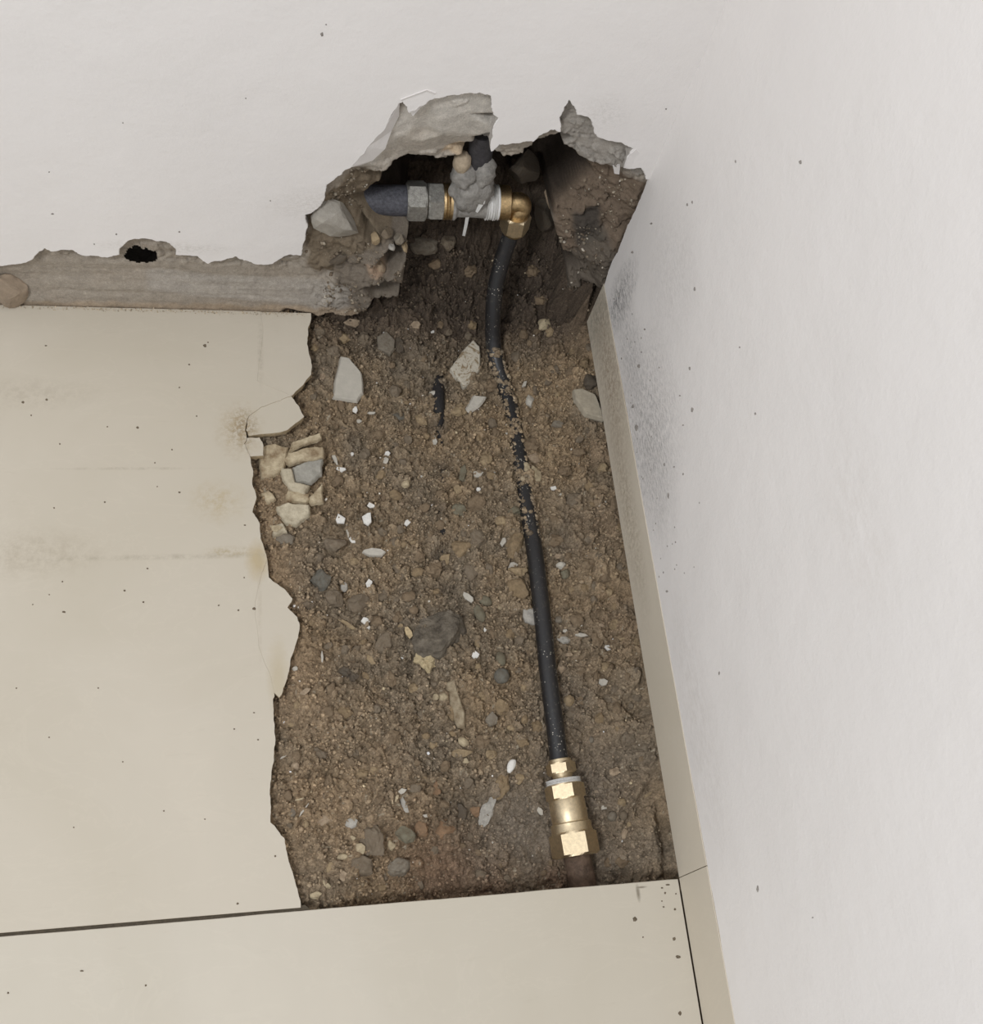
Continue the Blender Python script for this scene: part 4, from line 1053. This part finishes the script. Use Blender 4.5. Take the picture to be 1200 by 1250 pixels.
wallstone(676, 241, .085, 24, 28, 'pink', 'pinkish stone wedged in the dark right part of the wall hole', 15, .03)
wallstone(691, 224, .080, 11, 17, 'gbrown', 'small grey stone above the pinkish one in the wall hole', 25, .02)
wallstone(664, 262, .095, 24, 26, 'dark', 'dark stone below the pinkish one in the wall hole', 35, .03)
wallstone(10, 357, .004, 50, 36, mat_simple('brown_concrete', (150, 134, 116), .16, 120), 'brown wedge of rubble at the left end of the bare mortar strip', 45, .02, 'rubble_chunk', -8)
wallstone(413, 317, .003, 24, 10, 'dark', 'dark sliver of stone at the right end of the bare mortar strip', 55, .010, 'stone', 25)
wallstone(640, 205, .10, 40, 30, 'dark', 'dark lump of rubble at the back of the wall hole', 65, .03)
wallstone(700, 200, .09, 34, 26, 'dark', 'dark rounded lump high on the right in the wall hole', 75, .03)

for k_, (a_, b_, w_, h_, pl_) in enumerate([(472, 284, 16, 10, 'gbrown'), (487, 291, 13, 11, 'grey'), (458, 291, 12, 9, 'tan'), (440, 298, 12, 8, 'gbrown'), (494, 302, 9, 9, 'tan'), (478, 300, 9, 7, 'lgrey'), (461, 328, 20, 14, 'pink')]):
    wallstone(a_, b_, .006 if k_ else .012, w_, h_, pl_, '%s %s stone in the broken concrete, %s' % ('larger' if w_ > 13 else 'small', PAL[pl_][1],
        ['top of the row below the dark pipe stub', 'at its right rim', 'left in the row below the pipe stub', 'at the left of the lump', 'lowest at its right rim', 'between its row and its rim', 'in the middle of the lump face'][k_]), 100 + k_, .014)
# clods of earth: nothing in the photo tells these apart
CL = 'brown clod of loose earth scattered among the trench rubble'
protos = {}
rr_ = random.Random(99); n = 0; tries = 0
TR = [(383, 392), (470, 392), (720, 400), (760, 650), (815, 1060), (372, 1095), (345, 1000), (340, 860), (372, 770), (345, 700), (325, 640), (400, 610), (400, 530), (380, 490)]
def inside(x, y):
    c = False
    for i in range(len(TR)):
        x1, y1 = TR[i]; x2, y2 = TR[(i + 1) % len(TR)]
        if (y1 > y) != (y2 > y) and x < (x2 - x1) * (y - y1) / (y2 - y1) + x1: c = not c
    return c
def near_pipes(px, py, m):
    for (x1, y1), (x2, y2) in (((602, 300), (602, 440)), ((602, 440), (628, 520)), ((628, 520), (650, 655)), ((650, 655), (684, 930)), ((684, 930), (705, 1060))):
        t = max(0, min(1, ((px - x1) * (x2 - x1) + (py - y1) * (y2 - y1)) / ((x2 - x1) ** 2 + (y2 - y1) ** 2)))
        if math.hypot(px - x1 - t * (x2 - x1), py - y1 - t * (y2 - y1)) < m + (12 if y1 > 900 else 0): return True
    return False
def smooth_at(P):
    i = int(np.clip((P[0] - SX0) / SS, 0, sx.shape[1] - 1)); j = int(np.clip((P[1] - SY0) / SS, 0, sx.shape[0] - 1)); return smoothm[j, i]
while n < 210 and tries < 6000:
    tries += 1
    px, py = rr_.uniform(320, 815), rr_.uniform(392, 1090)
    w = rr_.uniform(9, 17)
    if not inside(px, py) or near_pipes(px, py, 12 + w / 2): continue
    if any(math.hypot(px - a, py - b) < c + w * .42 for a, b, c in placed): continue
    at = frame(px, py)
    if smooth_at(at[0]) > rr_.uniform(.2, .7): continue
    o = stone(px, py, w, w * rr_.uniform(.65, 1.0), rr_.choice(['brown', 'gbrown', 'ochre', 'gbrown', 'brown', 'brown', 'tan']), rr_.uniform(0, 180), rr_.choice('dddr'),
              label=CL, cat='clod', name='earth_clod', group='clods of earth in the trench', sub=2, at=at)
    n += 1

# crumbs and grit: too many to count
def crumbs(name, N, rmin, rmax, sampler, cols, label, cat, seed, flat=.8, sub=1, mat=M_CRUMB, sink=.2, local=0.):
    r = np.random.RandomState(seed)
    bv, bf = ICO[sub]; nv = len(bv)
    P = sampler(r, N); N = len(P)
    rad = rmin + (rmax - rmin) * r.rand(N) ** 2.6
    q = r.normal(size=(N, 4)); q /= np.linalg.norm(q, axis=1)[:, None]
    w, x, y, z = q.T
    Rm = np.stack([1 - 2 * (y * y + z * z), 2 * (x * y - z * w), 2 * (x * z + y * w), 2 * (x * y + z * w), 1 - 2 * (x * x + z * z), 2 * (y * z - x * w), 2 * (x * z - y * w), 2 * (y * z + x * w), 1 - 2 * (x * x + y * y)], 1).reshape(N, 3, 3)
    sc = rad[:, None] * r.uniform(.5, 1.15, (N, 3))
    v = bv[None] * r.uniform(.68, 1.18, (N, nv, 1)) * sc[:, None, :]
    v = np.einsum('nij,nkj->nki', Rm, v); v[..., 2] *= flat
    P = P.copy(); P[:, 2] += rad * flat * (1 - 2 * sink) * .5
    V = (v + P[:, None, :]).reshape(-1, 3)
    Fi = (bf[None] + (np.arange(N) * nv)[:, None, None]).reshape(-1, 3)
    ci = r.choice(len(cols), N, p=np.array([c[1] for c in cols]) / sum(c[1] for c in cols))
    cc = np.array([lin(c[0], 1.08) for c in cols])[ci] * r.uniform(.72, 1.32, (N, 1))
    if local:
        i = np.clip(((P[:, 0] - SX0) / SS).astype(int), 0, sx.shape[1] - 1); j = np.clip(((P[:, 1] - SY0) / SS).astype(int), 0, sx.shape[0] - 1)
        cc = cc * (1 - local) + CS[j, i] * r.uniform(.6, 1.9, (N, 1)) * local  # crumbs pick up the cavity shade painted into the earth
    me = bpy.data.meshes.new(name)
    me.vertices.add(len(V)); me.vertices.foreach_set('co', V.astype(np.float32).ravel())
    me.loops.add(len(Fi) * 3); me.loops.foreach_set('vertex_index', Fi.astype(np.int32).ravel())
    me.polygons.add(len(Fi)); me.polygons.foreach_set('loop_start', np.arange(0, len(Fi) * 3, 3, dtype=np.int32))
    me.update(calc_edges=True)
    a = me.color_attributes.new('col', 'FLOAT_COLOR', 'POINT')
    cf = np.repeat(np.c_[np.clip(cc, .01, .9), np.ones(N)], nv, 0)
    a.data.foreach_set('color', cf.astype(np.float32).ravel())
    o = link_mesh(name, me, mat)
    return tag(o, label, cat, kind='stuff')
_ST = []
def stone_free(P, f=.8):
    if not _ST:
        for a, b, c in placed:
            q = ground(a, b); _ST.append((q[0], q[1], c * .00088))
    k = np.ones(len(P), bool)
    for a, b, c in _ST: k &= (P[:, 0] - a) ** 2 + (P[:, 1] - b) ** 2 > (c * f) ** 2
    return k
def trench_sampler(r, N):
    x = r.uniform(-.405, .004, N); y = r.uniform(-.64, .085, N)
    i = np.clip(((x - SX0) / SS).astype(int), 0, sx.shape[1] - 1); j = np.clip(((y - SY0) / SS).astype(int), 0, sx.shape[0] - 1)
    P = np.stack([x, y, Z[j, i]], 1)
    k = r.rand(N) > smoothm[j, i] * .85
    k &= ~((x < -.335) & (y > -.01)) & ~((y > 0) & (r.rand(N) > .5))
    k &= (fbm(x * 30, y * 30, 123, 3) + .35 > r.uniform(-.2, .5, N))
    # keep the bare runs of the hose clear
    hp = np.array([h[:] for h in HP]); d = np.full(N, 9.)
    for a, b in zip(hp[:-1], hp[1:]):
        ab = (b - a)[:2]; t = np.clip(((P[:, :2] - a[:2]) @ ab) / (ab @ ab + 1e-9), 0, 1); d = np.minimum(d, np.linalg.norm(P[:, :2] - a[:2] - t[:, None] * ab, axis=1))
    bur = (y < -.10) & (y > -.28)
    k &= (d > .0095) | (bur & (d > .0045))
    k &= stone_free(P)
    return P[k]
EARTHC = [((130, 116, 97), 5), ((146, 129, 106), 3), ((120, 110, 96), 4), ((98, 88, 76), 2), ((172, 158, 134), 1.8), ((116, 98, 78), 1)]
crumbs('earth_crumbs', 62000, .0005, .0026, trench_sampler, EARTHC, 'fine brown crumbs of earth covering the trench bed', 'earth', 5, local=.75)
crumbs('coarse_grit', 700, .0016, .0042, trench_sampler, EARTHC + [((124, 118, 106), 1.5)], 'coarse brown and grey grit lying in the trench', 'grit', 6, sub=1, local=.6)
crumbs('pale_grit', 650, .0006, .0024, trench_sampler, [((206, 200, 188), 2), ((188, 172, 142), 2), ((226, 223, 218), 1)], 'pale specks of crushed tile strewn over the earth', 'grit', 7)
# crumbs lying over the buried stretch of the hose
def hose_sampler(r, N):
    hp = np.array([h[:] for h in HP]); t = r.uniform(5.6, 11.1, N); i = t.astype(int); f = (t - i)[:, None]
    P = hp[i] * (1 - f) + hp[i + 1] * f
    s = r.normal(0, .0065, N); P[:, 0] += s; P[:, 2] += np.sqrt(np.maximum(.0093 ** 2 - s ** 2, 0)) - .0008
    k = (np.abs(s) > .0045) | (vnoise(t * 5, t * 0, 5) > .35)
    k &= np.abs(s) < .010
    return P[k]
crumbs('earth_on_hose', 1500, .0009, .0040, hose_sampler, EARTHC, 'crumbs of earth clinging to the buried stretch of hose', 'earth', 8, local=.4)
def core_sampler(r, N):
    x = r.uniform(-.345, .0, N); z = r.uniform(.0, .22, N)
    i = np.clip(((x - GX0) / ST).astype(int), 1, gx.shape[1] - 2); j = np.clip(((z - GZ0) / ST).astype(int), 1, gx.shape[0] - 2)
    y = Y[j, i]; k = (y < .062) & (np.abs(Y[j + 1, i] - Y[j - 1, i]) < np.where((x > -.1) & (z < .12), .02, .006)) & (np.abs(Y[j, i + 1] - Y[j, i - 1]) < .006)
    k &= ~((z < .076) & (x < -.315)) & (fbm(x * 40, z * 40, 9, 3) > -.12)
    k &= ~((y > .008) & (y < .0112) & (x < -.3))
    return np.stack([x, y, z], 1)[k]
crumbs('mortar_crumbs', 5200, .0006, .0030, core_sampler, [((128, 116, 100), 3), ((150, 140, 124), 2), ((104, 92, 78), 3), ((176, 168, 154), .5)], 'rough crumbs of mortar on the broken faces of the wall hole', 'mortar', 12, flat=1.)
# crumbs at the foot of the bare mortar strip and on the ledges
def strip_sampler(r, N):
    x = r.uniform(-.70, -.33, N); y = r.normal(.0005, .0014, N); y = np.minimum(y, .0035); return np.stack([x, y, np.full(N, .0002)], 1)
crumbs('strip_dust', 700, .0003, .0011, strip_sampler, [((176, 160, 134), 2), ((186, 172, 150), 1), ((160, 148, 130), 1)], 'thin line of sandy dust where the tile meets the bare strip', 'dust', 9)
# specks on tile
def speck(px, py, w, h, c='dark', wall=None, nm='dirt_speck'): pass
SPK = [(250, 422, 4.5, 4), (254, 418, 2, 2), (28, 491, 4, 3), (57, 488, 3, 3), (38, 507, 2, 2), (131, 521, 2, 2), (168, 522, 3.4, 3), (231, 445, 2.5, 2), (56, 422, 3.5, 1.5), (73, 542, 2, 2), (219, 601, 3, 2.2),
       (210, 549, 2, 2), (128, 613, 2.4, 2), (66, 620, 2, 2), (192, 594, 1.6, 1.6), (78, 747, 4.5, 2.6), (310, 743, 4.5, 4), (291, 745, 2.5, 2.5), (267, 739, 2.5, 2), (175, 735, 2.5, 2.5), (152, 721, 3, 2.5), (180, 694, 2.2, 2), (60, 726, 1.6, 1.6),
       (76, 710, 2, 2), (40, 738, 1.6, 1.6), (298, 705, 2, 2), (299, 641, 3, 1.6), (219, 473, 2, 2), (240, 508, 2, 2), (189, 565, 1.8, 1.8), (286, 890, 2, 2), (310, 870, 2.4, 1.6), (315, 903, 2.5, 2), (120, 840, 2, 2), (200, 990, 2, 2), (336, 1045, 2.5, 2.5),
       (250, 1000, 2, 1.6), (60, 900, 2, 2), (150, 930, 2, 2), (20, 840, 2, 2), (90, 1010, 1.8, 1.8), (290, 1103, 3, 3), (10, 1212, 3, 3), (178, 1203, 2.5, 2.5), (100, 1185, 5, 2),
       (815, 1080, 5, 2), (808, 1084, 3, 2), (812, 1090, 2.5, 3), (825, 1091, 2, 2), (808, 1100, 2, 2), (810, 1107, 3, 2), (824, 1110, 3, 3), (823, 1146, 4, 5), (828, 1168, 6, 4), (830, 1237, 4, 6), (785, 1144, 2, 2), (775, 1122, 5, 6)]
def speck_sampler(L):
    def f(r, N):
        return np.array(L)
    return f
def specks(name, L, ax, col, label, out):
    V = []; Fc = []; bv, bf = ICO[2]
    r = np.random.RandomState(3)
    for px, py, w, h in L:
        P = hit(px, py, ax, 0 if ax != 2 else 0); e1 = hit(px + 1, py, ax, 0) - P; e2 = hit(px, py - 1, ax, 0) - P
        nn = np.array(out) * .0006
        v = bv * r.uniform(.7, 1.2, (len(bv), 1))
        W = P + v[:, :1] * e1 * w * .5 + v[:, 1:2] * e2 * h * .5 + v[:, 2:3] * nn
        Fc += (bf + len(V)).tolist(); V += W.tolist()
    me = bpy.data.meshes.new(name); me.from_pydata(V, [], Fc); me.update()
    return tag(link_mesh(name, me, mat_simple(name + '_dirt', col, .3, 400)), label, 'dirt', kind='stuff')
specks('tile_dirt', SPK, 2, (112, 100, 84), 'small dark specks of dirt on the beige floor tiles', (0, 0, 1))
rs = random.Random(5)
WS = [(977, 198, 4, 5), (848, 353, 2.6, 6), (898, 197, 2, 4), (839, 250, 2, 4), (845, 247, 2, 4), (795, 273, 3, 3), (772, 308, 3, 3), (780, 447, 4, 5), (845, 500, 3.4, 6), (842, 450, 2.4, 4), (777, 522, 4, 8), (773, 496, 3, 5), (772, 497, 2, 3),
      (922, 505, 2.5, 3), (903, 424, 2, 2), (816, 605, 2, 8), (811, 567, 2, 5), (834, 579, 2, 3), (878, 822, 2, 5), (823, 570, 2, 2), (783, 430, 2, 2), (830, 483, 2, 2), (814, 722, 3, 3), (992, 1120, 2, 2),
      (925, 1085, 3, 8), (787, 402, 2.5, 2.5), (834, 519, 2, 2)]
for k in range(34):
    y = rs.uniform(360, 720); x0 = 746 + (y - 380) * .17
    WS.append((x0 + abs(rs.gauss(0, 26)) + 2, y, rs.uniform(.8, 1.6), rs.uniform(1.2, 3)))
specks('wall_dirt', WS, 0, (158, 152, 146), 'small grey specks spattered on the white right wall', (-1, 0, 0))
WB = [(393, 42, 4, 5), (142, 286, 2.4, 2.4), (64, 261, 4, 2), (219, 283, 2.4, 2), (398, 30, 2, 2), (60, 210, 1.8, 1.8), (300, 120, 1.5, 1.5), (115, 298, 1.6, 1.6), (813, 133, 2, 2), (150, 150, 1.5, 1.5), (330, 245, 1.6, 1.6)]
specks('wall_specks', WB, 1, (136, 130, 124), 'small grey specks on the white back wall', (0, -1, 0))
